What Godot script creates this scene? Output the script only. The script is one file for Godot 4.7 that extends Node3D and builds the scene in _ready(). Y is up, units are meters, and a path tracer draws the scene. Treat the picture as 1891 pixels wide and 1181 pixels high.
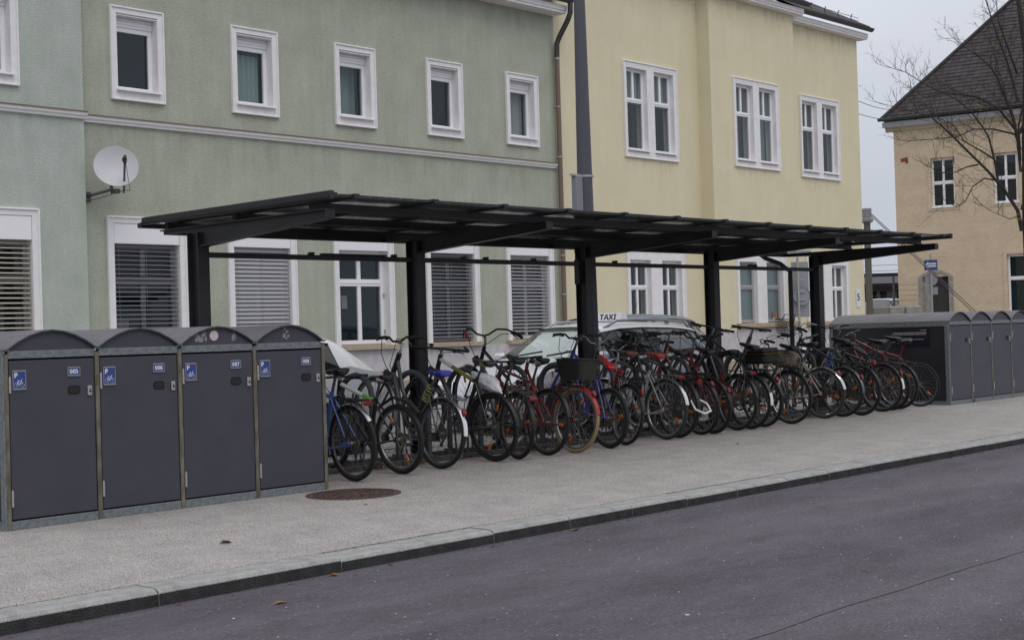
extends Node3D

var M := {}                      # materials
var used_names := {}
var rng := RandomNumberGenerator.new()
var mesh_cache := {}


# ---------------------------------------------------------------- mesh builder
class MB:
	var v := PackedVector3Array()
	var n := PackedVector3Array()
	var c := PackedColorArray()
	var uv := PackedVector2Array()
	var col := Color(1, 1, 1)
	var tinted := false

	func tri(a: Vector3, b: Vector3, d: Vector3, na: Vector3, nb: Vector3, nd: Vector3) -> void:
		var g := (b - a).cross(d - a)
		if g.dot(na + nb + nd) > 0.0:      # front faces run clockwise
			v.append_array([a, d, b]); n.append_array([na, nd, nb])
		else:
			v.append_array([a, b, d]); n.append_array([na, nb, nd])
		if tinted:
			c.append_array([col, col, col])

	func flat(a: Vector3, b: Vector3, d: Vector3, out: Vector3) -> void:
		var g := (b - a).cross(d - a).normalized()
		if g.dot(out) < 0.0:
			g = -g
		tri(a, b, d, g, g, g)

	func quad(a: Vector3, b: Vector3, d: Vector3, e: Vector3, out: Vector3) -> void:
		flat(a, b, d, out)
		flat(a, d, e, out)

	func squad(a: Vector3, b: Vector3, d: Vector3, e: Vector3, na: Vector3, nb: Vector3, nd: Vector3, ne: Vector3) -> void:
		tri(a, b, d, na, nb, nd)
		tri(a, d, e, na, nd, ne)

	# box from its centre, with chamfered edges when bev > 0
	func box(ctr: Vector3, size: Vector3, bev := 0.0, basis := Basis()) -> void:
		var h := size * 0.5
		if bev <= 0.0:
			for ax in 3:
				for s in [-1.0, 1.0]:
					var d := Vector3(); d[ax] = s
					var p := Vector3(); p[(ax + 1) % 3] = h[(ax + 1) % 3]
					var q := Vector3(); q[(ax + 2) % 3] = h[(ax + 2) % 3]
					var o := d * h[ax]
					var pts := [o - p - q, o + p - q, o + p + q, o - p + q]
					for k in 4: pts[k] = ctr + basis * pts[k]
					quad(pts[0], pts[1], pts[2], pts[3], basis * d)
			return
		var b := minf(bev, minf(h.x, minf(h.y, h.z)) * 0.98)
		for ax in 3:
			var i := (ax + 1) % 3
			var j := (ax + 2) % 3
			for s in [-1.0, 1.0]:
				var d := Vector3(); d[ax] = s
				var p := Vector3(); p[i] = h[i] - b
				var q := Vector3(); q[j] = h[j] - b
				var o := d * h[ax]
				var pts := [o - p - q, o + p - q, o + p + q, o - p + q]
				for k in 4: pts[k] = ctr + basis * pts[k]
				quad(pts[0], pts[1], pts[2], pts[3], basis * d)
			for s in [-1.0, 1.0]:          # edges parallel to ax
				for t in [-1.0, 1.0]:
					var l := Vector3(); l[ax] = h[ax] - b
					var e1 := Vector3(); e1[i] = s * h[i]; e1[j] = t * (h[j] - b)
					var e2 := Vector3(); e2[i] = s * (h[i] - b); e2[j] = t * h[j]
					var d := Vector3(); d[i] = s; d[j] = t
					quad(ctr + basis * (e1 - l), ctr + basis * (e1 + l), ctr + basis * (e2 + l), ctr + basis * (e2 - l), basis * d)
		for s in [-1.0, 1.0]:
			for t in [-1.0, 1.0]:
				for u in [-1.0, 1.0]:
					var a1 := Vector3(s * h.x, t * (h.y - b), u * (h.z - b))
					var a2 := Vector3(s * (h.x - b), t * h.y, u * (h.z - b))
					var a3 := Vector3(s * (h.x - b), t * (h.y - b), u * h.z)
					flat(ctr + basis * a1, ctr + basis * a2, ctr + basis * a3, basis * Vector3(s, t, u))

	func span(a: Vector3, b: Vector3, bev := 0.0) -> void:      # box between two corners
		box((a + b) * 0.5, (b - a).abs(), bev)

	# bar of rectangular section between two points
	func bar(a: Vector3, b: Vector3, w: float, h: float, up := Vector3.UP, bev := 0.0) -> void:
		var f := (b - a).normalized()
		var r := f.cross(up)
		if r.length() < 0.01: r = f.cross(Vector3.RIGHT)
		r = r.normalized()
		var u := r.cross(f).normalized()
		box((a + b) * 0.5, Vector3(w, h, (b - a).length()), bev, Basis(r, u, -f))

	func tube(pts: Array, r, sides := 8, capped := true, squash := 1.0) -> void:
		var m := pts.size()
		var rings := []
		var normals := []
		var up := Vector3.ZERO
		for k in m:
			var t: Vector3
			if k == 0: t = pts[1] - pts[0]
			elif k == m - 1: t = pts[m - 1] - pts[m - 2]
			else: t = (pts[k + 1] - pts[k]).normalized() + (pts[k] - pts[k - 1]).normalized()
			t = t.normalized()
			if up == Vector3.ZERO:
				up = t.cross(Vector3.UP)
				if up.length() < 0.1: up = t.cross(Vector3.RIGHT)
			up = (up - t * up.dot(t)).normalized()
			var side := t.cross(up)
			var rad: float = r[k] if r is Array else r
			var ring := []
			var ns := []
			for s in sides:
				var a := TAU * s / sides
				var d: Vector3 = up * cos(a) + side * sin(a) * squash
				ring.append(pts[k] + d * rad)
				ns.append((up * cos(a) + side * sin(a)).normalized())
			rings.append(ring)
			normals.append(ns)
		for k in m - 1:
			for s in sides:
				var s2 := (s + 1) % sides
				squad(rings[k][s], rings[k + 1][s], rings[k + 1][s2], rings[k][s2], normals[k][s], normals[k + 1][s], normals[k + 1][s2], normals[k][s2])
		if capped:
			for e in [0, m - 1]:
				var d: Vector3 = (pts[0] - pts[1]) if e == 0 else (pts[m - 1] - pts[m - 2])
				for s in sides:
					flat(pts[e], rings[e][s], rings[e][(s + 1) % sides], d)

	func rod(a: Vector3, b: Vector3, r: float, sides := 6) -> void:
		tube([a, b], r, sides, true)

	# profile of (radius, along) turned round an axis
	func lathe(profile: Array, origin: Vector3, axis: Vector3, segs := 16, from := 0.0, to := TAU) -> void:
		axis = axis.normalized()
		var e1 := axis.cross(Vector3.UP)
		if e1.length() < 0.1: e1 = axis.cross(Vector3.FORWARD)
		e1 = e1.normalized()
		var e2 := axis.cross(e1).normalized()
		for i in profile.size() - 1:
			var p: Vector2 = profile[i]
			var q: Vector2 = profile[i + 1]
			var sl := (q - p).normalized()
			for s in segs:
				var a0 := from + (to - from) * s / segs
				var a1 := from + (to - from) * (s + 1) / segs
				var d0 := e1 * cos(a0) + e2 * sin(a0)
				var d1 := e1 * cos(a1) + e2 * sin(a1)
				var n0 := (d0 * sl.y - axis * sl.x).normalized()
				var n1 := (d1 * sl.y - axis * sl.x).normalized()
				squad(origin + axis * p.y + d0 * p.x, origin + axis * q.y + d0 * q.x, origin + axis * q.y + d1 * q.x, origin + axis * p.y + d1 * p.x, n0, n0, n1, n1)

	# closed ring of given section round an axis: section points are (radial, along) offsets
	func ring(section: Array, R: float, origin: Vector3, axis: Vector3, segs := 32, from := 0.0, to := TAU) -> void:
		var prof := []
		for p in section: prof.append(Vector2(R + p.x, p.y))
		prof.append(prof[0])
		lathe(prof, origin, axis, segs, from, to)

	func torus(R: float, r: float, origin: Vector3, axis: Vector3, segs := 32, sides := 8, from := 0.0, to := TAU) -> void:
		axis = axis.normalized()
		var e1 := axis.cross(Vector3.UP)
		if e1.length() < 0.1: e1 = axis.cross(Vector3.FORWARD)
		e1 = e1.normalized()
		var e2 := axis.cross(e1).normalized()
		for s in segs:
			var a0 := from + (to - from) * s / segs
			var a1 := from + (to - from) * (s + 1) / segs
			var d0 := e1 * cos(a0) + e2 * sin(a0)
			var d1 := e1 * cos(a1) + e2 * sin(a1)
			for k in sides:
				var b0 := TAU * k / sides
				var b1 := TAU * (k + 1) / sides
				var n00 := d0 * cos(b0) + axis * sin(b0)
				var n01 := d0 * cos(b1) + axis * sin(b1)
				var n10 := d1 * cos(b0) + axis * sin(b0)
				var n11 := d1 * cos(b1) + axis * sin(b1)
				squad(origin + d0 * R + n00 * r, origin + d1 * R + n10 * r, origin + d1 * R + n11 * r, origin + d0 * R + n01 * r, n00, n10, n11, n01)

	func disc(ctr: Vector3, axis: Vector3, r: float, segs := 16) -> void:
		lathe([Vector2(0.0001, 0), Vector2(r, 0)], ctr, axis, segs)

	func ball(ctr: Vector3, r: Vector3, segs := 12, rows := 8) -> void:
		for i in rows:
			for s in segs:
				var p := []
				var q := []
				for ij in [[i, s], [i + 1, s], [i + 1, s + 1], [i, s + 1]]:
					var t: float = PI * ij[0] / rows
					var a: float = TAU * ij[1] / segs
					var d := Vector3(sin(t) * cos(a), cos(t), sin(t) * sin(a))
					p.append(ctr + d * r)
					q.append((d / r).normalized())
				squad(p[0], p[1], p[2], p[3], q[0], q[1], q[2], q[3])

	# polygon in a plane, pushed out by depth along axis w (u, w2 span the plane)
	func prism(poly: PackedVector2Array, o: Vector3, u: Vector3, w2: Vector3, depth: float) -> void:
		var w := u.cross(w2).normalized()
		var t := Geometry2D.triangulate_polygon(poly)
		for k in range(0, t.size(), 3):
			var a := o + u * poly[t[k]].x + w2 * poly[t[k]].y
			var b := o + u * poly[t[k + 1]].x + w2 * poly[t[k + 1]].y
			var d := o + u * poly[t[k + 2]].x + w2 * poly[t[k + 2]].y
			flat(a + w * depth, b + w * depth, d + w * depth, w * signf(depth))
			flat(a, b, d, -w * signf(depth))
		var area := 0.0
		for k in poly.size(): area += poly[k].cross(poly[(k + 1) % poly.size()])
		for k in poly.size():
			var p := poly[k]
			var q := poly[(k + 1) % poly.size()]
			var e := (q - p)
			var nn := Vector2(e.y, -e.x) * signf(area)
			var a := o + u * p.x + w2 * p.y
			var b := o + u * q.x + w2 * q.y
			quad(a, b, b + w * depth, a + w * depth, u * nn.x + w2 * nn.y)

	# grid of points rows[i][j], smooth normals
	func grid(rows: Array, out_from := Vector3.INF, closed_u := false) -> void:
		var R := rows.size()
		var K: int = rows[0].size()
		var nr := []
		for i in R:
			var l := []
			for j in K:
				var a: Vector3 = rows[mini(i + 1, R - 1)][j] - rows[maxi(i - 1, 0)][j]
				var j1 := mini(j + 1, K - 1)
				var j0 := maxi(j - 1, 0)
				if closed_u:
					j1 = (j + 1) % (K - 1)
					j0 = (j - 1 + K - 1) % (K - 1)
				var b: Vector3 = rows[i][j1] - rows[i][j0]
				var g := a.cross(b)
				if g.length() < 1e-9: g = Vector3.UP
				g = g.normalized()
				if out_from != Vector3.INF and g.dot(rows[i][j] - out_from) < 0.0: g = -g
				l.append(g)
			nr.append(l)
		for i in R - 1:
			for j in K - 1:
				squad(rows[i][j], rows[i + 1][j], rows[i + 1][j + 1], rows[i][j + 1], nr[i][j], nr[i + 1][j], nr[i + 1][j + 1], nr[i][j + 1])

	func mesh() -> ArrayMesh:
		var m := ArrayMesh.new()
		if v.is_empty(): return m
		var arr := []
		arr.resize(Mesh.ARRAY_MAX)
		arr[Mesh.ARRAY_VERTEX] = v
		arr[Mesh.ARRAY_NORMAL] = n
		if tinted: arr[Mesh.ARRAY_COLOR] = c
		var idx := PackedInt32Array()
		idx.resize(v.size())
		for k in v.size(): idx[k] = k
		arr[Mesh.ARRAY_INDEX] = idx
		m.add_surface_from_arrays(Mesh.PRIMITIVE_TRIANGLES, arr)
		return m


# ---------------------------------------------------------------- nodes
func numbered(called: String) -> String:
	if not used_names.has(called):
		used_names[called] = 0
		return called
	used_names[called] += 1
	return "%s_%03d" % [called, used_names[called]]


func tag(o: Node, label: String, category: String, group := "", kind := "") -> Node:
	if label: o.set_meta("label", label)
	if category: o.set_meta("category", category)
	if group: o.set_meta("group", group)
	if kind: o.set_meta("kind", kind)
	return o


func thing(called: String, label: String, category: String, at := Vector3.ZERO, group := "") -> Node3D:
	var o := Node3D.new()
	o.name = numbered(called)
	add_child(o, true)
	o.position = at
	tag(o, label, category, group)
	return o


func child_name(parent: Node, called: String) -> String:
	if not parent.has_node(called): return called
	var k: int = parent.get_meta("n_" + called, 0) + 1
	parent.set_meta("n_" + called, k)
	return "%s_%03d" % [called, k]


func part(parent: Node, called: String, shape, mat: Material, kind := "") -> MeshInstance3D:
	var o := MeshInstance3D.new()
	o.name = child_name(parent, called) if parent != self else numbered(called)
	o.mesh = shape.mesh() if shape is MB else shape
	o.material_override = mat
	parent.add_child(o, true)
	if kind: o.set_meta("kind", kind)
	return o


func group_part(parent: Node, called: String, at := Vector3.ZERO) -> Node3D:
	var o := Node3D.new()
	o.name = child_name(parent, called)
	parent.add_child(o, true)
	o.position = at
	return o


func structure(called: String, shape, mat: Material) -> MeshInstance3D:
	var o := part(self, called, shape, mat)
	o.set_meta("kind", "structure")
	return o


func text_part(parent: Node, called: String, s: String, height: float, at: Vector3, mat: Material, basis := Basis(), bold := true, squeeze := 1.0) -> MeshInstance3D:
	var t := TextMesh.new()
	var f := SystemFont.new()
	f.font_names = PackedStringArray(["Droid Sans"])
	if bold: f.font_weight = 700
	t.font = f
	t.font_size = 32
	t.pixel_size = height / 23.0
	t.depth = 0.002
	t.text = s
	var o := part(parent, called, t, mat)
	o.transform = Transform3D(basis.scaled_local(Vector3(squeeze, 1, 1)), at)
	return o


# ---------------------------------------------------------------- materials
func lin(r: float, g: float, b: float, a := 1.0) -> Color:
	var k := Color(r, g, b).linear_to_srgb()
	k.a = a
	return k


func mat(called: String, colour: Color, rough := 0.6, metal := 0.0, spec := 0.5) -> StandardMaterial3D:
	var m := StandardMaterial3D.new()
	m.resource_name = called
	m.albedo_color = colour
	m.roughness = rough
	m.metallic = metal
	m.metallic_specular = spec
	M[called] = m
	return m


func noise_bytes(size: int, seed_: int, freq: float, oct: int, type := FastNoiseLite.TYPE_SIMPLEX_SMOOTH) -> PackedByteArray:
	var f := FastNoiseLite.new()
	f.seed = seed_
	f.noise_type = type
	f.frequency = freq
	f.fractal_octaves = oct
	f.fractal_gain = 0.55
	var im := f.get_seamless_image(size, size)
	im.convert(Image.FORMAT_L8)
	return im.get_data()


# layers: [seed, frequency, octaves, weight]; colours blend c0 -> c1 over the weighted sum (linear colours)
func grain(size: int, layers: Array, c0: Vector3, c1: Vector3, spark := 0.0, spark_col := Vector3.ONE, dark := 0.0) -> ImageTexture:
	var sums := PackedFloat32Array()
	sums.resize(size * size)
	var total := 0.0
	for l in layers:
		var b := noise_bytes(size, l[0], l[1], l[2])
		var w: float = l[3] / 255.0
		total += l[3]
		if l.size() > 4:        # streaks running down the wall
			for k in sums.size():
				var y := k / size
				var q := (y if y < size / 2 else size - 1 - y) / int(l[4])
				sums[k] += b[q * size + k % size] * w
		else:
			for k in sums.size(): sums[k] += b[k] * w
	var ramp := []
	for k in 256:
		var t := k / 255.0
		var q := c0.lerp(c1, t)
		var s := Color(q.x, q.y, q.z).linear_to_srgb()
		ramp.append([int(s.r * 255.0), int(s.g * 255.0), int(s.b * 255.0)])
	var data := PackedByteArray()
	data.resize(size * size * 3)
	for k in sums.size():
		var r: Array = ramp[clampi(int((0.5 + (sums[k] / total - 0.5) * 1.6) * 255.0), 0, 255)]
		data[3 * k] = r[0]
		data[3 * k + 1] = r[1]
		data[3 * k + 2] = r[2]
	if spark > 0.0 or dark > 0.0:
		var rg := RandomNumberGenerator.new()
		rg.seed = 91 + size
		var sc := Color(spark_col.x, spark_col.y, spark_col.z).linear_to_srgb()
		for i in int(size * size * spark):
			var k := rg.randi_range(0, size * size - 1)
			var f := rg.randf_range(0.35, 1.0)
			for q in (6 if size >= 1024 else 1):
				var p := 3 * ((k + (q % 3) + (q / 3) * size) % (size * size))
				data[p] = int(lerpf(data[p], sc.r * 255.0, f))
				data[p + 1] = int(lerpf(data[p + 1], sc.g * 255.0, f))
				data[p + 2] = int(lerpf(data[p + 2], sc.b * 255.0, f))
		for i in int(size * size * dark):
			var k := rg.randi_range(0, size * size - 1)
			var f := rg.randf_range(0.4, 0.8)
			for q in (6 if size >= 1024 else 1):
				var p := 3 * ((k + (q % 3) + (q / 3) * size) % (size * size))
				for j in 3: data[p + j] = int(data[p + j] * f)
	var im := Image.create_from_data(size, size, false, Image.FORMAT_RGB8, data)
	return ImageTexture.create_from_image(im)


func bumps(size: int, seed_: int, freq: float, oct: int, strength: float, type := FastNoiseLite.TYPE_SIMPLEX_SMOOTH) -> ImageTexture:
	var im := Image.create_from_data(size, size, false, Image.FORMAT_L8, noise_bytes(size, seed_, freq, oct, type))
	im.convert(Image.FORMAT_RGBA8)
	im.bump_map_to_normal_map(strength)
	return ImageTexture.create_from_image(im)


func skin(called: String, tex: Texture2D, scale: Vector3, rough: float, normal: Texture2D = null, depth := 1.0, nscale := 1.0, metal := 0.0, spec := 0.5) -> StandardMaterial3D:
	var m := mat(called, Color(1, 1, 1), rough, metal, spec)
	m.albedo_texture = tex
	m.uv1_triplanar = true
	m.uv1_world_triplanar = true
	m.uv1_scale = scale
	if normal:
		m.normal_enabled = true
		m.normal_texture = normal
		m.normal_scale = depth
	return m


func glass(called: String, colour: Color, alpha: float, rough := 0.02) -> StandardMaterial3D:
	var m := mat(called, Color(colour.r, colour.g, colour.b, alpha), rough)
	m.transparency = BaseMaterial3D.TRANSPARENCY_ALPHA
	return m


func make_materials() -> void:
	var fine := bumps(512, 5, 0.2, 3, 2.0)
	var rough_plaster := bumps(512, 6, 0.05, 4, 2.0)
	skin("green_plaster", grain(512, [[1, 0.006, 4, 0.55], [2, 0.09, 3, 0.6], [71, 0.03, 3, 0.4, 8]], Vector3(0.3498, 0.3706, 0.2971), Vector3(0.4718, 0.4916, 0.4066)), Vector3.ONE * 0.3, 0.92, fine, 0.7, 1.0, 0.0, 0.2)
	skin("pale_plaster", grain(512, [[3, 0.008, 4, 0.55], [4, 0.1, 3, 0.5], [72, 0.03, 3, 0.35, 8]], Vector3(0.392, 0.4393, 0.3972), Vector3(0.499, 0.5419, 0.4951)), Vector3.ONE * 0.31, 0.92, fine, 0.7, 1.0, 0.0, 0.2)
	skin("yellow_plaster", grain(512, [[7, 0.005, 4, 0.5], [8, 0.12, 3, 0.4], [73, 0.02, 3, 0.4, 8]], Vector3(0.6699, 0.6108, 0.4318), Vector3(0.7499, 0.6839, 0.4924)), Vector3.ONE * 0.28, 0.92, fine, 0.5, 1.0, 0.0, 0.2)
	skin("tan_plaster", grain(512, [[9, 0.008, 5, 1.0], [10, 0.04, 4, 0.7]], Vector3(0.545, 0.437, 0.315), Vector3(0.665, 0.54, 0.4)), Vector3(0.22, 0.3, 0.22), 0.95, rough_plaster, 0.6, 1.0, 0.0, 0.1)
	skin("plinth_grey", grain(256, [[11, 0.02, 4, 1.0], [12, 0.15, 2, 0.6]], Vector3(0.4687, 0.4517, 0.4764), Vector3(0.625, 0.59, 0.6176)), Vector3.ONE * 0.6, 0.9, fine, 0.6, 1.0, 0.0, 0.2)
	skin("sandstone", grain(256, [[13, 0.03, 4, 1.0], [14, 0.2, 2, 0.6]], Vector3(0.36, 0.29, 0.22), Vector3(0.52, 0.43, 0.33)), Vector3.ONE * 0.9, 0.9, fine, 0.5, 1.0, 0.0, 0.2)
	var gravel := bumps(512, 21, 0.16, 3, 5.0)
	skin("pavement", grain(1024, [[15, 0.004, 3, 0.3], [16, 0.02, 3, 0.22], [17, 0.13, 3, 1.1]], Vector3(0.225, 0.21, 0.203), Vector3(0.49, 0.462, 0.448), 0.018, Vector3(0.7, 0.68, 0.66), 0.018), Vector3.ONE * 0.55, 0.95, gravel, 0.8, 1.0, 0.0, 0.15)
	skin("asphalt", grain(1024, [[18, 0.003, 3, 0.5], [19, 0.02, 3, 0.3], [20, 0.16, 3, 0.6]], Vector3(0.05045, 0.04468, 0.05347), Vector3(0.119, 0.1046, 0.1286), 0.0012, Vector3(0.36, 0.35, 0.36), 0.004), Vector3(0.2, 0.45, 0.5), 0.8, gravel, 0.6, 1.0, 0.0, 0.4)
	var rt := Image.create_empty(64, 256, false, Image.FORMAT_RGB8)
	for y in 256:
		var ph := cos(TAU * (y / 256.0 - 0.35))
		for x in 64:
			var r := 0.78 - 0.17 * ph
			rt.set_pixel(x, y, Color(r, r, r))
	M.asphalt.roughness = 1.0
	M.asphalt.roughness_texture = ImageTexture.create_from_image(rt)
	skin("lane_asphalt", grain(512, [[22, 0.004, 3, 0.8], [23, 0.3, 2, 0.7]], Vector3(0.16, 0.15, 0.14), Vector3(0.3, 0.285, 0.27), 0.01, Vector3(0.5, 0.48, 0.45)), Vector3.ONE * 0.4, 0.9, gravel, 0.6)
	skin("granite", grain(512, [[24, 0.01, 3, 0.5], [25, 0.3, 2, 1.0]], Vector3(0.2, 0.2, 0.2), Vector3(0.44, 0.435, 0.425), 0.05, Vector3(0.6, 0.6, 0.6), 0.08), Vector3.ONE * 1.1, 0.85, gravel, 0.7, 1.0, 0.0, 0.3)
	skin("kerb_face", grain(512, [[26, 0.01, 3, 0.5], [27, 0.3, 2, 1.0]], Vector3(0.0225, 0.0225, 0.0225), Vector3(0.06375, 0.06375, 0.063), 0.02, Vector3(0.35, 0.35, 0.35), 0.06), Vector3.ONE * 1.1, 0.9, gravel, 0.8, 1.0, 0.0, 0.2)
	skin("galvanised", grain(256, [[28, 0.03, 3, 0.8], [29, 0.12, 2, 0.7]], Vector3(0.12, 0.136, 0.144), Vector3(0.24, 0.264, 0.272)), Vector3.ONE * 2.2, 0.6, null, 1.0, 1.0, 0.35)
	skin("galvanised_warm", grain(256, [[30, 0.02, 4, 1.0]], Vector3(0.096, 0.084, 0.06), Vector3(0.192, 0.18, 0.144)), Vector3(2, 0.7, 2), 0.65, null, 1.0, 1.0, 0.2)
	skin("locker_paint", grain(512, [[31, 0.006, 4, 1.0], [32, 0.05, 3, 0.35]], Vector3(0.054, 0.0535, 0.069), Vector3(0.062, 0.061, 0.0785), 0.0006, Vector3(0.12, 0.12, 0.13), 0.002), Vector3.ONE * 0.8, 0.42, null, 1.0, 1.0, 0.0, 0.4)
	skin("locker_roof", grain(512, [[33, 0.01, 4, 1.0], [34, 0.06, 3, 0.4]], Vector3(0.1, 0.097, 0.108), Vector3(0.15, 0.146, 0.16)), Vector3(0.9, 0.9, 0.35), 0.5, null, 1.0, 1.0, 0.0, 0.4)
	skin("locker_dark", grain(256, [[35, 0.01, 4, 1.0]], Vector3(0.016, 0.0155, 0.02), Vector3(0.024, 0.023, 0.03)), Vector3.ONE * 0.6, 0.5)
	skin("shelter_paint", grain(256, [[36, 0.01, 4, 1.0], [37, 0.1, 2, 0.3]], Vector3(0.011, 0.0105, 0.013), Vector3(0.022, 0.02, 0.024)), Vector3.ONE * 0.8, 0.5)
	skin("bark", grain(256, [[38, 0.03, 4, 1.0], [39, 0.2, 2, 0.5]], Vector3(0.018, 0.015, 0.014), Vector3(0.07, 0.06, 0.05)), Vector3(3, 1, 3), 0.95, gravel, 1.0)
	skin("rust_iron", grain(256, [[40, 0.04, 4, 1.0]], Vector3(0.05, 0.028, 0.024), Vector3(0.1, 0.062, 0.054)), Vector3.ONE * 2.0, 0.75, gravel, 0.5)
	skin("slate", grain(256, [[41, 0.02, 3, 1.0], [42, 0.2, 2, 0.8]], Vector3(0.0195, 0.01575, 0.018), Vector3(0.05625, 0.045, 0.0465)), Vector3.ONE * 0.7, 0.8)
	skin("white_trim", grain(256, [[43, 0.02, 4, 1.0]], Vector3(0.78, 0.765, 0.77), Vector3(0.84, 0.825, 0.83)), Vector3.ONE * 0.7, 0.8, fine, 0.25, 1.0, 0.0, 0.2)
	skin("rack_steel", grain(256, [[44, 0.03, 3, 1.0], [45, 0.2, 2, 0.4]], Vector3(0.05, 0.0528, 0.0576), Vector3(0.1, 0.1032, 0.1104)), Vector3.ONE * 2.0, 0.6, null, 1.0, 1.0, 0.3)
	skin("concrete", grain(256, [[46, 0.02, 4, 1.0], [47, 0.2, 2, 0.4]], Vector3(0.2, 0.19, 0.17), Vector3(0.36, 0.34, 0.31)), Vector3.ONE * 0.7, 0.9)
	mat("pvc", lin(0.85, 0.84, 0.86), 0.35)
	mat("grey_frame", lin(0.38, 0.36, 0.37), 0.5)
	mat("box_white", lin(0.84, 0.83, 0.86), 0.45)
	mat("slat_cream", lin(0.5, 0.46, 0.37), 0.5)
	mat("slat_grey", lin(0.3, 0.3, 0.33), 0.45)
	mat("slat_silver", lin(0.36, 0.36, 0.38), 0.45)
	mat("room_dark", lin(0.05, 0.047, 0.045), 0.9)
	mat("room_light", lin(0.2, 0.19, 0.18), 0.9)
	mat("room_brown", lin(0.11, 0.065, 0.035), 0.9)
	mat("curtain_teal", lin(0.34, 0.47, 0.46), 0.9)
	mat("curtain_pale", lin(0.5, 0.55, 0.52), 0.9)
	mat("film_teal", lin(0.27, 0.36, 0.36), 0.25)
	glass("pane_glass", Color(0.14, 0.25, 0.28), 0.3)  # teal tint and opacity stand in for reflections in the panes
	glass("privacy_glass", Color(0.02, 0.025, 0.03), 0.85)
	glass("car_glass", Color(0.04, 0.1, 0.1), 0.35)
	glass("windscreen_glass", Color(0.2, 0.3, 0.3), 0.12)
	glass("roof_glass", Color(0.3, 0.33, 0.31), 0.5, 0.15)
	mat("solar_cell", lin(0.012, 0.012, 0.02), 0.25)
	mat("gutter", lin(0.045, 0.045, 0.05), 0.45)
	mat("roof_dark", lin(0.05, 0.042, 0.04), 0.8)
	mat("pipe_brown", lin(0.17, 0.125, 0.09), 0.5)
	mat("pipe_dark", lin(0.05, 0.045, 0.045), 0.5)
	mat("dish_white", lin(0.53, 0.53, 0.56), 0.45)
	mat("pole_paint", lin(0.075, 0.072, 0.095), 0.5)
	mat("box_grey", lin(0.22, 0.22, 0.25), 0.5)
	mat("black_plastic", lin(0.008, 0.008, 0.009), 0.45)
	mat("mast_paint", lin(0.11, 0.105, 0.085), 0.7)
	mat("cornice_tan", lin(0.5, 0.43, 0.33), 0.8)
	mat("tar", lin(0.075, 0.07, 0.077), 0.78)
	mat("matt_black", lin(0.008, 0.008, 0.008), 0.8)
	mat("tyre_black", lin(0.009, 0.0088, 0.009), 0.75)
	mat("tyre_grey", lin(0.028, 0.028, 0.028), 0.8)
	mat("tyre_tan", lin(0.27, 0.2, 0.11), 0.8)
	mat("tyre_brown", lin(0.045, 0.032, 0.028), 0.8)
	mat("alloy", lin(0.34, 0.34, 0.35), 0.32, 0.9)
	mat("alloy_dull", lin(0.14, 0.14, 0.15), 0.45, 0.7)
	mat("chrome", lin(0.62, 0.62, 0.64), 0.15, 1.0)
	mat("rusty_cog", lin(0.16, 0.13, 0.085), 0.5, 0.6)
	mat("sign_blue", lin(0.022, 0.055, 0.24), 0.45)
	mat("sign_blue_faded", lin(0.05, 0.075, 0.16), 0.5)
	mat("sign_white", lin(0.7, 0.72, 0.75), 0.5)
	mat("sign_back", lin(0.3, 0.31, 0.33), 0.4, 0.3)
	mat("steel_bright", lin(0.42, 0.41, 0.39), 0.4, 0.5)
	mat("red_lamp", lin(0.2, 0.008, 0.01), 0.2)
	mat("orange_reflector", lin(0.52, 0.12, 0.008), 0.25)
	mat("white_paint", lin(0.72, 0.73, 0.76), 0.25)
	mat("white_plastic", lin(0.7, 0.7, 0.69), 0.4)
	mat("red_plastic", lin(0.34, 0.012, 0.02), 0.4)
	mat("sticker_pale", lin(0.5, 0.46, 0.47), 0.6)
	mat("sticker_red", lin(0.5, 0.08, 0.09), 0.6)
	mat("residue", lin(0.22, 0.23, 0.23), 0.8)
	mat("orange_print", lin(0.42, 0.12, 0.07), 0.6)
	mat("yellow_sign", lin(0.62, 0.53, 0.24), 0.4)
	mat("sky_reflection_sheet", lin(0.72, 0.8, 0.79), 0.5)  # pale tone imitating bright sky mirrored in the taxi windscreen
	mat("interior_grey", lin(0.06, 0.06, 0.065), 0.8)
	for e in [["car_white", lin(0.9, 0.9, 0.91)], ["car_silver", lin(0.68, 0.69, 0.74)], ["car_blue", lin(0.02, 0.05, 0.085)], ["car_dark", lin(0.03, 0.035, 0.026)], ["car_pale", lin(0.5, 0.5, 0.5)], ["car_sky", lin(0.45, 0.5, 0.62)]]:
		var m := mat(e[0], e[1], 0.35, 0.0)
		m.clearcoat_enabled = true
		m.clearcoat = 0.8
		m.clearcoat_roughness = 0.05
	var lm := mat("leaf", Color(1, 1, 1), 0.8)
	lm.vertex_color_use_as_albedo = true
	lm.backlight_enabled = true
	lm.backlight = lin(0.2, 0.15, 0.05)
	# rain dirt: streaks that thin out downwards
	var im := Image.create_empty(256, 128, false, Image.FORMAT_RGBA8)
	var na := noise_bytes(256, 201, 0.05, 4)
	var nb := noise_bytes(256, 202, 0.16, 2)
	for y in 128:
		for x in 256:
			var col := (na[(y / 16) * 256 + x] * 0.6 + nb[(y / 10) * 256 + x] * 0.4) / 255.0
			var a := clampf((col - 0.42) * 2.6, 0.0, 1.0) * pow(1.0 - y / 128.0, 1.3) * minf(1.0, minf(x, 255 - x) / 20.0)
			im.set_pixel(x, y, Color(1, 1, 1, a))
	for e in [["dirt_grey", lin(0.16, 0.16, 0.14, 0.12)], ["dirt_brown", lin(0.22, 0.16, 0.1, 0.18)]]:
		var dm := mat(e[0], e[1], 0.95, 0.0, 0.1)
		dm.transparency = BaseMaterial3D.TRANSPARENCY_ALPHA
		dm.albedo_texture = ImageTexture.create_from_image(im)
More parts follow.
